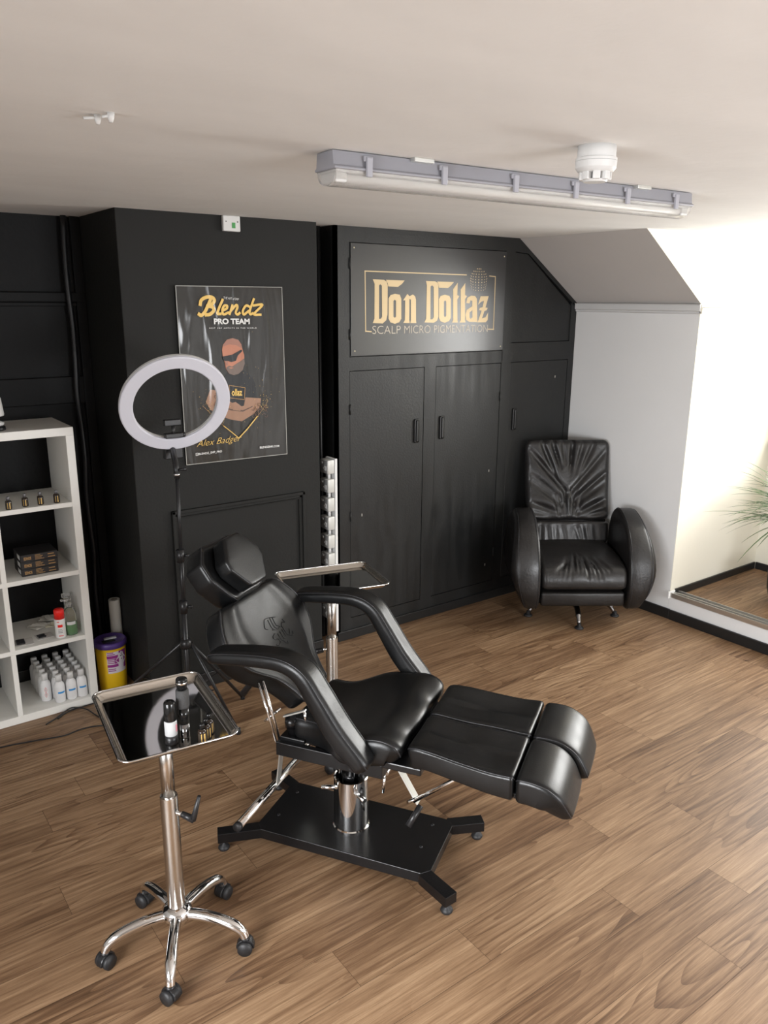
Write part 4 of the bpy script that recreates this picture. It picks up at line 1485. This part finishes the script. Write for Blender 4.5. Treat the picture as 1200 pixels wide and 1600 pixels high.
# seat
def seat_crown(s, t):
    dish = -.020 * (1 - t * t) * max(0, sin(pi * min(1, s * 1.02))) ** .7
    front = .012 * math.exp(-((s - .80) / .13) ** 2)
    thigh = -.018 * math.exp(-((abs(t) - .48) / .25) ** 2) * math.exp(-((s - .93) / .12) ** 2)
    return dish + front + thigh
seat, e = slab('seat', [(-.160, .612), (-.06, .614), (.06, .638), (.18, .646), (.268, .636), (.306, .600)], [(0, .175), (.22, .185), (.44, .262), (.60, .278), (.85, .272), (1, .26)],
               [(0, .085), (.15, .11), (.5, .118), (1, .082)], leather, tc_, r=.038, rb=.02, crown=seat_crown, n=44, mtop=22, rend=.03)
for k in ('near', 'far'):
    piping('piping', e[k], seat)
# seat pan visible below the cushion
MB().prism([(-.17, .53), (-.16, .50), (-.10, .515), (.10, .515), (.22, .515), (.24, .54)], 'y', -.175, .175, bev=.012).build('seat_pan', leather_side, tc_)

# leg rest: two pads
def leg_crown(sgn):
    def f(s, t):
        c = -.014 * (1 - (t * .8) ** 2) * sin(pi * s) ** .8 - .006 * sin(2 * pi * s) * (t * sgn > 0)
        c += .006 * math.exp(-((s - .06) / .08) ** 2)
        return c
    return f


for s in (-1, 1):
    nm = 'leg_rest'
    lr, e = slab(nm, [(.308, .624), (.38, .640), (.50, .632), (.60, .624), (.678, .624)], [(0, .119), (.1, .122), (1, .133)], [(0, .078), (1, .088)], leather, tc_,
                 r=.017, rb=.008, crown=leg_crown(-s), yc=[(0, s * .123), (1, s * .1375)], n=30, mtop=18, rend=.014)
    for k in ('near', 'far'):
        piping('piping', e[k], lr, .0022)
    fr, e = slab('foot_rest', [(.684, .620), (.74, .622), (.79, .612), (.845, .575), (.888, .500)] if s > 0 else [(.684, .620), (.74, .620), (.79, .607), (.835, .567), (.868, .492)],
                 [(0, .134), (.5, .134), (.8, .126), (1, .112)], [(0, .088), (.5, .085), (.8, .066), (1, .03)], leather, tc_,
                 r=.018, rb=.010, crown=lambda a, t: .004 * (1 - t * t), yc=[(0, s * .137), (.6, s * .137), (1, s * .118)], n=30, mtop=16, rend=.016)
    for k in ('near', 'far'):
        piping('piping', e[k], fr, .0022)

MB().box(.215, .36, -.235, .235, .525, .552, bev=.004).build('hinge_plate', black_steel, tc_)
MB().box(.64, .72, -.235, .235, .525, .545, bev=.004).build('hinge_plate', black_steel, tc_)
# back rest
def back_crown(s, t):
    c = 0.009 * math.exp(-((abs(t) - .66) / .15) ** 2) * (1 if s > .15 else s / .15)
    c += -.012 * (1 - t * t) * sin(pi * min(1, max(0, s)))
    return c


br, e = slab('back_rest', [(-.135, .640), (-.172, .682), (-.222, .738), (-.285, .808), (-.355, .897), (-.425, .992)], [(0, .105), (.12, .118), (.28, .155), (.466, .240), (.6, .272), (.74, .274), (.88, .242), (1, .195)],
             [(0, .088), (.4, .090), (1, .088)], leather, tc_, r=.018, rb=.012, crown=back_crown, n=44, mtop=26, rend=.022)
for k in ('near', 'far'):
    piping('piping', e[k], br)
# embossed emblem: gothic style strokes pressed in the backrest
bdir = (Vector((-.425, 0, .992)) - Vector((-.195, 0, .665))).normalized()
bn = Vector((bdir.z, 0, -bdir.x))
if bn.z < 0:
    bn = -bn
ec = Vector((-.322, 0.035, .845))
BN_OFF = .0095


from mathutils.bvhtree import BVHTree
_bvh = BVHTree.FromPolygons([v.co.copy() for v in br.data.vertices], [tuple(p.vertices) for p in br.data.polygons])


def emb(u, v):     # u to the chair's far side, v up the backrest
    q_ = ec + Vector((0, u, 0)) + bdir * v
    hit = _bvh.ray_cast(q_ + bn * .15, -bn)
    if hit[0] is not None:
        return hit[0] + bn * .0007
    return ec + Vector((0, u, 0)) + bdir * v + bn * (back_crown(.66 + v / .47, (ec.y + u) / .275) + .0008)


em = MB()
strokes = [
    [(-.055, .040), (-.035, .056), (.0, .050), (.03, .040)], [(-.020, .048), (-.024, .015), (-.014, .000)], [(-.004, .050), (-.008, .015), (.0, .0)], [(.012, .048), (.008, .014), (.018, .004)],
    [(-.055, .040), (-.062, .026), (-.050, .018)], [(-.030, .006), (.0, -.004), (.022, .0)],
    [(-.030, -.010), (-.050, -.018), (-.046, -.032), (-.030, -.034), (-.028, -.048), (-.046, -.056), (-.060, -.048)],
    [(-.014, -.018), (-.016, -.046), (-.004, -.052)], [(.004, -.016), (.002, -.046), (.014, -.050)], [(.022, -.014), (.020, -.044)],
    [(.034, -.006), (.034, -.042), (.048, -.048), (.062, -.030)], [(.030, -.006), (.046, .008), (.064, .0), (.060, .018)], [(-.010, -.052), (.004, -.072), (.010, -.064)],
    [(.040, -.048), (.060, -.058), (.072, -.046)],
]
for st_ in strokes:
    em.tube(catmull([emb(u, v) for u, v in st_], 5), .0018, 6)
em.build('embossed_emblem', leather_side, tc_)
# headrest with pillow
hd = Vector((-.545 + .415, 0, 1.182 - 1.015)).normalized()
hs, e = slab('head_rest', [(-.412, .992), (-.455, 1.052), (-.505, 1.120), (-.555, 1.188)], ((0, .09), (.12, .115), (.45, .16), (.75, .16), (.92, .12), (1, .10)), .098, leather, tc_, r=.02, rb=.015, n=24, rend=.02,
             crown=lambda s, t: -.012 * (1 - t * t))
for k in ('near', 'far'):
    piping('piping', e[k], hs, .0022)
pl, e = slab('head_pillow', [(-.372, 1.040), (-.415, 1.103), (-.455, 1.163), (-.492, 1.212)], ((0, .055), (.08, .066), (.42, .112), (.60, .112), (.92, .062), (1, .052)), .066, leather, hs, r=.012, rb=.008, n=24, rend=.012,
             crown=lambda s, t: .004 * (1 - t * t))
MB().tube([(-.455, 0, .955), (-.50, 0, 1.045)], .012, 10).build('headrest_bar', chrome, tc_)

# arm rests
for s in (-1, 1):
    y = s * .312
    ar, e = slab('arm_rest', [(-.402, .880), (-.35, .905), (-.20, .928), (-.09, .930), (-.01, .895), (.05, .815), (.12, .712), (.188, .630), (.222, .586)],
                 [(0, .040), (.06, .047), (.4, .050), (.75, .052), (1, .048)], [(0, .038), (.1, .047), (.42, .054), (.6, .060), (.85, .068), (1, .055)], leather, tc_,
                 r=.026, rb=.012, n=60, mtop=12, rend=.024, yc=y)
    for k in ('near', 'far'):
        piping('piping', e[k], ar, .0022)
    MB().tube([(.14, s * .20, .50), (.165, s * .30, .585)], .012, 10).build('arm_bracket', black_steel, tc_)

# linkages at the back
MB().tube([(-.262, -.19, .74), (-.197, -.19, .495)], .0055, 8).build('back_strut', chrome, tc_)
MB().tube([(-.275, -.20, .735), (-.205, -.20, .49)], .0045, 8).build('back_strut', chrome, tc_)
MB().tube([(-.262, .19, .74), (-.197, .19, .495)], .0055, 8).build('back_strut', chrome, tc_)
mb = MB().tube([(-.165, -.15, .60), (-.165, -.15, .515)], .018, 16)
mb.lathe([(0, 0), (.024, 0), (.026, .02), (.024, .04), (0, .042)], 20, origin=(-.168, -.155, .555))
mb.build('tilt_bracket', black_steel, tc_)
bb_ = MB()
bar_between(bb_, (-.195, -.165, .598), (-.105, -.165, .640), .016, .006)
bb_.build('hinge_plate', zinc, tc_)
MB().tube([(-.11, -.165, .635), (-.105, -.165, .585)], .005, 8).build('hinge_rod', chrome, tc_)
MB().tube([(-.215, -.15, .618), (-.262, -.19, .575)], .005, 8).build('hinge_rod', chrome, tc_)
MB().box(-.20, -.10, -.19, -.12, .512, .530, bev=.004).build('mount_block', black_steel, tc_)
# gas spring handle
MB().tube([(-.395, .0, .655), (-.470, .0, .550)], [.011, .0135], 12).build('recline_handle', black_plastic, tc_)
MB().tube([(-.32, .0, .760), (-.40, .0, .65)], .006, 8).build('handle_rod', dark_grey, tc_)
# foot bar
fb = MB().tube([(-.272, -.385, .258), (-.272, .22, .262)], .0155, 20).build('foot_bar', chrome, tc_)
MB().lathe([(0, -.004), (.0165, -.004), (.0165, .012), (.0, .012)], 20, M=Matrix.Translation((-.272, -.387, .258)) @ Matrix.Rotation(-pi / 2, 4, 'X')).build('end_cap', rubber, fb)
mb = MB()


bar_between(mb, (-.198, -.178, .485), (-.262, -.105, .262), .03, .006)
mb.build('foot_bar_bracket', zinc, tc_)
mb = MB()
bar_between(mb, (-.198, .12, .485), (-.268, .12, .262), .03, .006)
mb.build('foot_bar_bracket', zinc, tc_)
# leg rest linkage under the front
mb = MB()
bar_between(mb, (.222, -.10, .470), (.310, -.10, .325), .034, .006)
mb.build('leg_link', zinc, tc_)
MB().tube([(.30, -.125, .345), (.55, -.125, .555)], .0075, 10).build('leg_gas_rod', chrome, tc_)
MB().tube([(.285, -.15, .352), (.315, -.09, .347)], .006, 8).build('pivot_pin', chrome, tc_)
MB().tube([(.205, -.16, .455), (.205, -.06, .470)], .010, 12).build('pivot_tube', chrome, tc_)
MB().tube([(.178, -.10, .40), (.205, -.12, .455)], .005, 8).tube([(.178, -.10, .40), (.172, -.10, .33)], .005, 8).build('trigger_rod', chrome, tc_)
MB().tube([(.318, -.10, .315), (.290, -.155, .258)], .0115, 12).build('foot_lever', black_plastic, tc_)
for s in (-1, 1):
    mb = MB()
    mb.box(.22, .66, s * .13 - .015, s * .13 + .015, .535, .548, bev=.002)
    mb.build('leg_rest_rail', black_steel, tc_)

# ------------------------------------------------------------------ mayo stands
hood_m = mat('castor hood black', (0.011, 0.011, 0.012), 0.32)


def mayo(name, label, cx, cy, ztop, rz, tray_size, leg0, lever_ang, group):
    t = thing(name, label, 'tray table', (cx, cy, 0), rz, group)
    w, d = tray_size

    def rrect(hw, hd, r, z, n=6):
        pts = []
        for qx, qy, a0 in ((1, 1, 0), (-1, 1, pi / 2), (-1, -1, pi), (1, -1, 3 * pi / 2)):
            for k in range(n + 1):
                a = a0 + pi / 2 * k / n
                pts.append((qx * (hw - r) + r * cos(a), qy * (hd - r) + r * sin(a), z))
        return pts
    b = bmesh.new()
    specs = [(w / 2, d / 2, .035, 0.0), (w / 2 - .006, d / 2 - .006, .032, .001), (w / 2 - .010, d / 2 - .010, .03, -.004), (w / 2 - .018, d / 2 - .018, .026, -.017), (w / 2 - .026, d / 2 - .026, .022, -.019)]
    rings = [[b.verts.new(p) for p in rrect(*s_)] for s_ in specs]
    under = [[b.verts.new(p) for p in rrect(hw, hd, r, z - .0018)] for hw, hd, r, z in specs]
    n = len(rings[0])
    for A, B in list(zip(rings, rings[1:])):
        for k in range(n):
            f = b.faces.new((A[k], A[(k + 1) % n], B[(k + 1) % n], B[k])); f.smooth = True
    for A, B in list(zip(under, under[1:])):
        for k in range(n):
            f = b.faces.new((B[k], B[(k + 1) % n], A[(k + 1) % n], A[k])); f.smooth = True
    for k in range(n):
        b.faces.new((under[0][k], under[0][(k + 1) % n], rings[0][(k + 1) % n], rings[0][k]))
    b.faces.new(under[-1])
    f0 = b.faces.new(rings[-1][::-1])
    bmesh.ops.recalc_face_normals(b, faces=b.faces[:])
    for f in b.faces:
        f.material_index = 0
    f0.material_index = 1
    me = bpy.data.meshes.new('tray')
    b.to_mesh(me); b.free()
    me.materials.append(rim_steel); me.materials.append(tray_steel)
    o = bpy.data.objects.new('tray', me)
    COL.objects.link(o); o.parent = t; o.location = (0, 0, ztop)
    MB().tube([(x, y, .0) for x, y, z in rrect(w / 2, d / 2, .035, 0)], .0028, 8, closed=True).build('rim_wire', chrome, o)
    MB().lathe([(0, -.0215), (.055, -.0215), (.05, -.03), (.03, -.042), (.022, -.06), (0, -.06)], 28, origin=(0, 0, ztop)).build('tray_holder', brushed, t)
    MB().tube([(0, 0, .50), (0, 0, ztop - .03)], .0215, 28).build('upper_pole', brushed, t)
    MB().lathe([(.028, .13), (.028, .556), (.0272, .560), (.0215, .562)], 32).build('lower_pole', brushed, t, smooth=40)
    MB().lathe([(0, .080), (.030, .080), (.032, .098), (.046, .104), (.050, .122), (.046, .138), (.036, .146), (.029, .15)], 36).build('hub', chrome, t)
    la = lever_ang
    LZ = .500
    lv = MB().tube([(.024 * cos(la), .024 * sin(la), LZ), (.045 * cos(la), .045 * sin(la), LZ)], .007, 10).build('lever_stud', chrome, t)
    MB().tube([(.042 * cos(la), .042 * sin(la), LZ), (.085 * cos(la), .085 * sin(la), LZ - .012)], [.010, .012], 12).tube(
        [(.080 * cos(la), .080 * sin(la), LZ - .012), (.088 * cos(la), .088 * sin(la), LZ + .008), (.108 * cos(la), .108 * sin(la), LZ + .078)], [.0115, .009, .0055], 10).build('clamp_lever', black_plastic, t)
    for k in range(5):
        a = leg0 + 2 * pi * k / 5
        D = Vector((cos(a), sin(a), 0))
        S = Vector((-sin(a), cos(a), 0))
        pts = [(.03, .118), (.09, .120), (.15, .112), (.195, .098), (.222, .078), (.232, .055)]
        lg = MB().tube(catmull([D * r + Vector((0, 0, z)) for r, z in pts], 5), [.0185] * 16 + [.0178, .017, .0165, .016, .0155] + [.015] * 5, 16).build('leg', chrome, t)
        M = Matrix.Translation(D * .232) @ Matrix.Rotation(a + (k * 1.3) % 1.0, 4, 'Z')
        cz = .0245
        mb = MB()
        arc = [(.030 * cos(q * pi / 10 - .15), .030 * sin(q * pi / 10 - .15)) for q in range(12)]
        mb.prism([(x, z + cz) for x, z in arc], 'y', -.012, .012, bev=.003, M=M)
        mb.tube([(0, 0, .045), (0, 0, .060)], .015, 14, M=M)
        c = mb.build('caster', hood_m, t)
        for s in (-1, 1):
            MB().lathe([(0, -.0095), (.017, -.0105), (.0235, -.008), (.0245, 0), (.0235, .008), (.0, .009)], 24,
                     M=M @ Matrix.Translation((0, s * .0165, cz)) @ Matrix.Rotation(s * -pi / 2, 4, 'X')).build('wheel', rubber, c)
    return t


mayo('mayo_stand', 'chrome tray stand on castors holding small bottles, nearest the camera', .742, 2.142, .85, radians(-7), (.343, .455), radians(26 + 7), radians(-52 + 7), 'steel tray tables')
mayo('mayo_stand', 'steel tray stand with an empty tray, behind the reclining chair', 1.812, 2.862, .85, radians(-14), (.455, .335), radians(20 + 14), radians(150 + 14), 'steel tray tables')

# items on the near tray (tray floor at z = .831)
TZ = .8312
clear_b = mat('clear bottle body', (0.80, 0.80, 0.80), 0.12, trans=.5, ior=1.3)
fb_ = thing('foam_bottle', 'small clear bottle with tall black cap, standing on the near steel tray', 'bottle', (.711, 1.992, TZ))
MB().lathe([(0, 0), (.0165, 0), (.018, .002), (.018, .028), (0, .028)], 24).build('bottle_base', black_plastic, fb_)
MB().lathe([(0, .028), (.0178, .028), (.018, .030), (.018, .068), (.016, .074), (0, .074)], 24).build('bottle_body', clear_b, fb_)
MB().lathe([(0, .074), (.0175, .074), (.0178, .076), (.0165, .128), (.014, .132), (0, .132)], 24).build('cap', mat('gloss black cap', (.008, .008, .008), .12), fb_)
mb = MB(); band(mb, .0183, -1.1, -.6, .040, .062)
mb.build('label_band', mat('pink label', (.6, .2, .25), .4), fb_)
mc = thing('pigmentation_machine', 'black cylindrical pen machine standing upright on the near tray', 'tool', (.756, 2.005, TZ))
MB().lathe([(0, 0), (.015, 0), (.0155, .002), (.0155, .045), (0, .045)], 24).build('chrome_end', mat('dark chrome', (.25, .25, .25), .15, 1.), mc)
MB().lathe([(0, .045), (.0165, .045), (.0165, .095), (0, .095)], 24).build('gloss_body', mat('gloss black cap', (.008, .008, .008), .12), mc)
MB().lathe([(0, .095), (.0175, .095), (.019, .10), (.019, .148), (.0165, .152), (0, .152)], 24).build('grip', mat('matte grey grip', (.045, .045, .045), .6, bump=.4, bscale=400), mc)
MB().lathe([(0, .152), (.0145, .152), (.0145, .166), (.0165, .168), (.0165, .182), (.015, .186), (.006, .187), (.006, .183), (0, .183)], 24).build('top_cap', mat('gloss black cap', (.008, .008, .008), .12), mc)
MB().lathe([(.0168, .171), (.0172, .172), (.0172, .1755), (.0168, .1765)], 24).build('chrome_ring', chrome, mc)
t1 = dropper_bottle('pigment_bottle', 'tiny dark pigment bottle on the near tray, front of the row of three', 'bottle', h=.062, r=.013, cap=mat('gloss black cap', (.008, .008, .008), .12), group='pigment bottles on the tray')
t1.location = (.783, 1.940, TZ)
dup(t1, (.803, 1.958, TZ), .5, 'tiny dark pigment bottle on the near tray, middle of the row of three')
dup(t1, (.822, 1.980, TZ), .9, 'tiny dark pigment bottle on the near tray, rear of the row of three')

# ------------------------------------------------------------------ ring light on its stand
RX, RY = 1.278, 3.30
rs = thing('ring_light_stand', 'slim black tripod stand carrying the ring light, behind the near steel tray', 'tripod', (RX, RY, 0))
lean = Vector((0, 0, 1))
MB().tube([(0, 0, .06), (0, 0, .70)], .0125, 14).build('lower_pole', black_plastic, rs)
MB().tube([(0, 0, .66), (.004, 0, .95)], .0105, 14).build('middle_pole', black_plastic, rs)
MB().tube([(.004, 0, .92), (.008, 0, 1.300)], .0085, 12).build('upper_pole', black_plastic, rs)
for z in (.69, .94):
    c = MB().lathe([(0, z - .03), (.018, z - .03), (.019, z + .028), (0, z + .03)], 16).build('clamp_collar', black_plastic, rs)
    MB().tube([(.016, -.01, z), (.036, -.02, z)], [.006, .010], 10).build('knob', black_plastic, c)
MB().lathe([(0, .485), (.026, .485), (.028, .515), (.018, .53), (0, .53)], 18).build('leg_hub', black_plastic, rs)
MB().lathe([(0, .235), (.020, .235), (.020, .265), (0, .265)], 16).build('brace_hub', black_plastic, rs)
for fx, fy in ((1.485 - RX, 3.215 - RY), (1.05 - RX, 3.84 - RY), (1.66 - RX, 3.52 - RY)):
    D = Vector((fx, fy, 0)).normalized()
    R_ = Vector((fx, fy, 0)).length
    lg = MB().tube([D * .024 + Vector((0, 0, .505)), D * R_ + Vector((0, 0, .012))], .0085, 10).build('leg', black_plastic, rs)
    MB().lathe([(0, 0), (.012, 0), (.012, .03), (0, .03)], 12, origin=D * R_).build('rubber_foot', rubber, lg)
    MB().tube([D * .016 + Vector((0, 0, .25)), D * (R_ * .52) + Vector((0, 0, .25))], .004, 8).build('brace', black_plastic, rs)

ring = thing('ring_light', 'large white ring light, switched off, on the black tripod in front of the poster', 'ring light', (1.300, 3.30, 1.630))
az_, el_ = radians(-99), radians(-27)
nrm = Vector((cos(az_) * cos(el_), sin(az_) * cos(el_), sin(el_)))
q = nrm.to_track_quat('Z', 'Y')
Mr = q.to_matrix().to_4x4()


def torus_prof(mb, prof, seg=96):
    rings = []
    for k in range(seg):
        a = 2 * pi * k / seg
        rings.append([mb.bm.verts.new(Mr @ Vector((r * cos(a), r * sin(a), z))) for r, z in prof])
    n = len(prof)
    for k in range(seg):
        A, B = rings[k], rings[(k + 1) % seg]
        for i in range(n):
            f = mb.bm.faces.new((A[i], B[i], B[(i + 1) % n], A[(i + 1) % n])); f.smooth = True


ro, ri = .239, .182
mb = MB()
torus_prof(mb, [(ro, .0), (ro, .008), (ro - .0015, .0105), (ro - .005, .012), (ri + .005, .012), (ri + .0015, .0105), (ri, .008), (ri, .0)])
mb.build('diffuser', ring_diffuser, ring, smooth=22)
mb = MB()
torus_prof(mb, [(ro + .001, -.0005), (ri - .001, -.0005), (ri + .002, -.018), (ro - .002, -.018)])
mb.build('back_shell', white_plastic, ring, smooth=40)
low = Mr @ Vector((0, -.2, -.02))
down = -(Mr @ Vector((0, 1, 0)))
if down.z > 0:
    down = -down
low = down * .2
bk = -nrm
mb = MB()
c0 = low + bk * .03
mb.box(-.042, .042, -.018, .018, -.03, .02, bev=.004, M=Matrix.Translation(down * .262 + bk * .022 + Vector((.004, 0, -.012))))
mb.build('control_box', black_plastic, ring)
MB().tube([down * .235 + bk * .03, Vector((-.016, .0, -.275)), Vector((-.014, 0, -.330))], .013, 12).build('mount_socket', black_plastic, ring)
MB().lathe([(0, -.004), (.0145, -.004), (.0145, .004), (0, .004)], 16, origin=(-.014, 0, -.312)).build('silver_collar', chrome, ring)
MB().tube([(-.012, -.01, -.290), (.022, -.03, -.285)], [.005, .009], 10).build('tilt_knob', black_plastic, ring)
mb = MB()
pm = Matrix.Translation(down * .135 + nrm * .0 + Vector((-.004, 0, 0)))
mb.box(-.042, .034, -.012, .012, .018, .045, bev=.003, M=pm)
mb.box(-.042, .040, -.014, .014, -.038, -.016, bev=.004, M=pm)
mb.tube([(0, 0, -.03), (0, 0, .02)], .008, 10, M=pm)
mb.tube([(.036, 0, -.027), (.052, 0, -.027)], .012, 12, M=pm)
mb.build('phone_clamp', black_plastic, ring)
MB().tube([down * .20 + bk * .02, down * .15 + bk * .01], .007, 8).build('gooseneck', black_plastic, ring)

# ------------------------------------------------------------------ armchair in the corner
ac = thing('armchair', 'black leather swivel armchair with rounded arms and creased back, in the far corner', 'armchair', (4.062, 3.352, 0), math.atan2(-.815, -.58))
# creases: ridges running along lines in (s, t) space
def creases(lines, w, amp):
    def f(s, t):
        v = 0
        for (s0, t0, s1, t1, k) in lines:
            dx, dy = s1 - s0, t1 - t0
            L2 = dx * dx + dy * dy
            u = max(0, min(1, ((s - s0) * dx + (t - t0) * dy) / L2))
            d2 = (s - s0 - dx * u) ** 2 + (t - t0 - dy * u) ** 2
            v += -amp * k * math.exp(-d2 / (w * w)) * sin(pi * (.12 + .86 * u))
        return v
    return f


rc = random.Random(4)
bl = []
for k in (0, 1, 3, 4, 6):          # fan from the middle of the lower edge out to both sides and up
    for s in (-1, 1):
        e_ = .12 + k * .13
        bl.append((.03 + .05 * k, s * (.03 + .04 * (6 - k)), e_ + rc.uniform(-.03, .03), s * .99, rc.uniform(.5, 1.1)))
for k in range(6):
    t = -.5 + k * .2
    bl.append((.99, t * 1.3, .55 + rc.uniform(-.15, .15), t * .5, rc.uniform(.4, 1.2)))
for s in (-1, 1):
    for k in range(3):
        bl.append((.02, s * (.04 + .07 * k), .42 - .05 * k, s * (.10 + .12 * k), rc.uniform(.4, .9)))
cr = creases(bl, .045, .027)
bcr = lambda s, t: cr(s, t) + .020 * (1 - t * t) * sin(pi * s) ** .6 - .014 * math.exp(-(t / .2) ** 2) * s
bk_, e = slab('back_cushion', [(-.155, .612), (-.185, .70), (-.225, .80), (-.262, .93), (-.292, 1.05), (-.310, 1.145)], [(0, .282), (.5, .292), (.9, .292), (1, .282)], [(0, .09), (.6, .08), (1, .055)],
              old_leather, ac, r=.035, rb=.03, crown=bcr, n=80, mtop=70, rend=.035)
lb = [(0.05, -.7 + .2 * k, .95, -.75 + .2 * k + rc.uniform(-.1, .1), rc.uniform(.3, 1)) for k in range(8)]
cr2 = creases(lb, .07, .014)
slab('lumbar_cushion', [(-.115, .455), (-.13, .53), (-.15, .605)], [(0, .278), (1, .282)], .09, old_leather, ac, r=.03, rb=.02, crown=lambda s, t: cr2(s, t) + .006 * (1 - t * t), n=20, mtop=50, rend=.025)
sl_ = []
for k in range(13):
    t = -.62 + k * .1
    sl_.append((.55 + .1 * abs(t) + rc.uniform(-.06, .06), t * .6, .86 + rc.uniform(-.05, .05), t * 1.1, rc.uniform(.4, 1.1)))
cr3 = creases(sl_, .03, .016)
seat_a, e = slab('seat_cushion', [(-.16, .465), (-.03, .47), (.12, .462), (.24, .445), (.325, .415), (.362, .355), (.366, .285)], [(0, .262), (.7, .278), (1, .272)], [(0, .13), (.55, .15), (1, .10)], old_leather, ac, r=.028, rb=.015,
                 crown=lambda s, t: (cr3(s, t) + .016 * (1 - t * t) * (1 - s)), n=60, mtop=60, rend=.025)
MB().box(-.22, .345, -.272, .272, .165, .262, bev=.018, seg=3).build('front_panel', old_leather, ac, smooth=50)
MB().prism([(-.20, .20), (-.22, .55), (-.375, 1.05), (-.345, 1.07), (-.215, .60), (-.10, .22)], 'y', -.272, .272, bev=.02, seg=3).build('back_shell', old_leather, ac, smooth=50)
prof = [(-.14, .20), (-.17, .34), (-.165, .52), (-.13, .66), (-.05, .725), (.05, .728), (.175, .68), (.28, .585), (.350, .45), (.375, .30), (.362, .21), (.325, .145), (.22, .13), (.0, .13), (-.08, .145)]
prof = [(v.x, v.z) for v in catmull([(a, 0, b) for a, b in prof], 4, closed=True)]
for s in (-1, 1):
    b = bmesh.new()
    cxp, czp = .06, .37
    st_ = [(.282, .90), (.284, .955), (.290, .985), (.300, 1.0), (.36, 1.0), (.405, .995), (.425, .98), (.442, .945), (.452, .89), (.456, .80)]
    rings = []
    for y, k in st_:
        row = []
        for x, z in prof:
            X_, Z_ = cxp + (x - cxp) * k, czp + (z - czp) * k
            if k < 1:
                X_ = x + (X_ - x) * 1.0
            bow = -.05 * ((z - .44) / .28) ** 2 * (1.3 if z < .44 else .6) - .02 * max(0, (-.05 - x) / .2)
            yy = y + bow * max(0, (y - .30) / .156) + .012 * math.exp(-((z - .40) / .2) ** 2) * (y - .28) / .17 * (1 if x > 0 else .5)
            row.append(b.verts.new((X_, s * yy, Z_)))
        rings.append(row)
    n = len(prof)
    for A, B in zip(rings, rings[1:]):
        for k in range(n):
            f = b.faces.new((A[k], A[(k + 1) % n], B[(k + 1) % n], B[k])); f.smooth = True
    b.faces.new(rings[0]); b.faces.new(rings[-1][::-1])
    bmesh.ops.recalc_face_normals(b, faces=b.faces[:])
    seam1 = [v.co.copy() for v in rings[3]]
    seam2 = [v.co.copy() for v in rings[6]]
    me = bpy.data.meshes.new('arm')
    b.to_mesh(me); b.free()
    me.materials.append(old_leather)
    me.set_sharp_from_angle(angle=radians(70))
    o = bpy.data.objects.new('arm', me)
    COL.objects.link(o); o.parent = ac
    for sm_ in (seam1, seam2):
        MB().tube(sm_, .0022, 6, closed=True).build('seam', piping_m, o)
MB().lathe([(0, .07), (.035, .07), (.035, .16), (.10, .165), (0, .168)], 24).build('swivel_column', dark_grey, ac)
for k in range(5):
    a = 2 * pi * k / 5 + radians(-.5)
    D = Vector((cos(a), sin(a), 0))
    lg = MB().tube(catmull([D * .02 + Vector((0, 0, .125)), D * .16 + Vector((0, 0, .125)), D * .25 + Vector((0, 0, .095)), D * .305 + Vector((0, 0, .03))], 5), [.022] * 8 + [.018] * 5 + [.013] * 3, 14).build('leg', mat('smoked chrome', (.30, .30, .31), .12, 1.), ac)
    MB().lathe([(0, 0), (.028, 0), (.030, .006), (.022, .014), (.012, .018), (.012, .036), (0, .036)], 20, origin=D * .312).build('foot_pad', rubber, lg)
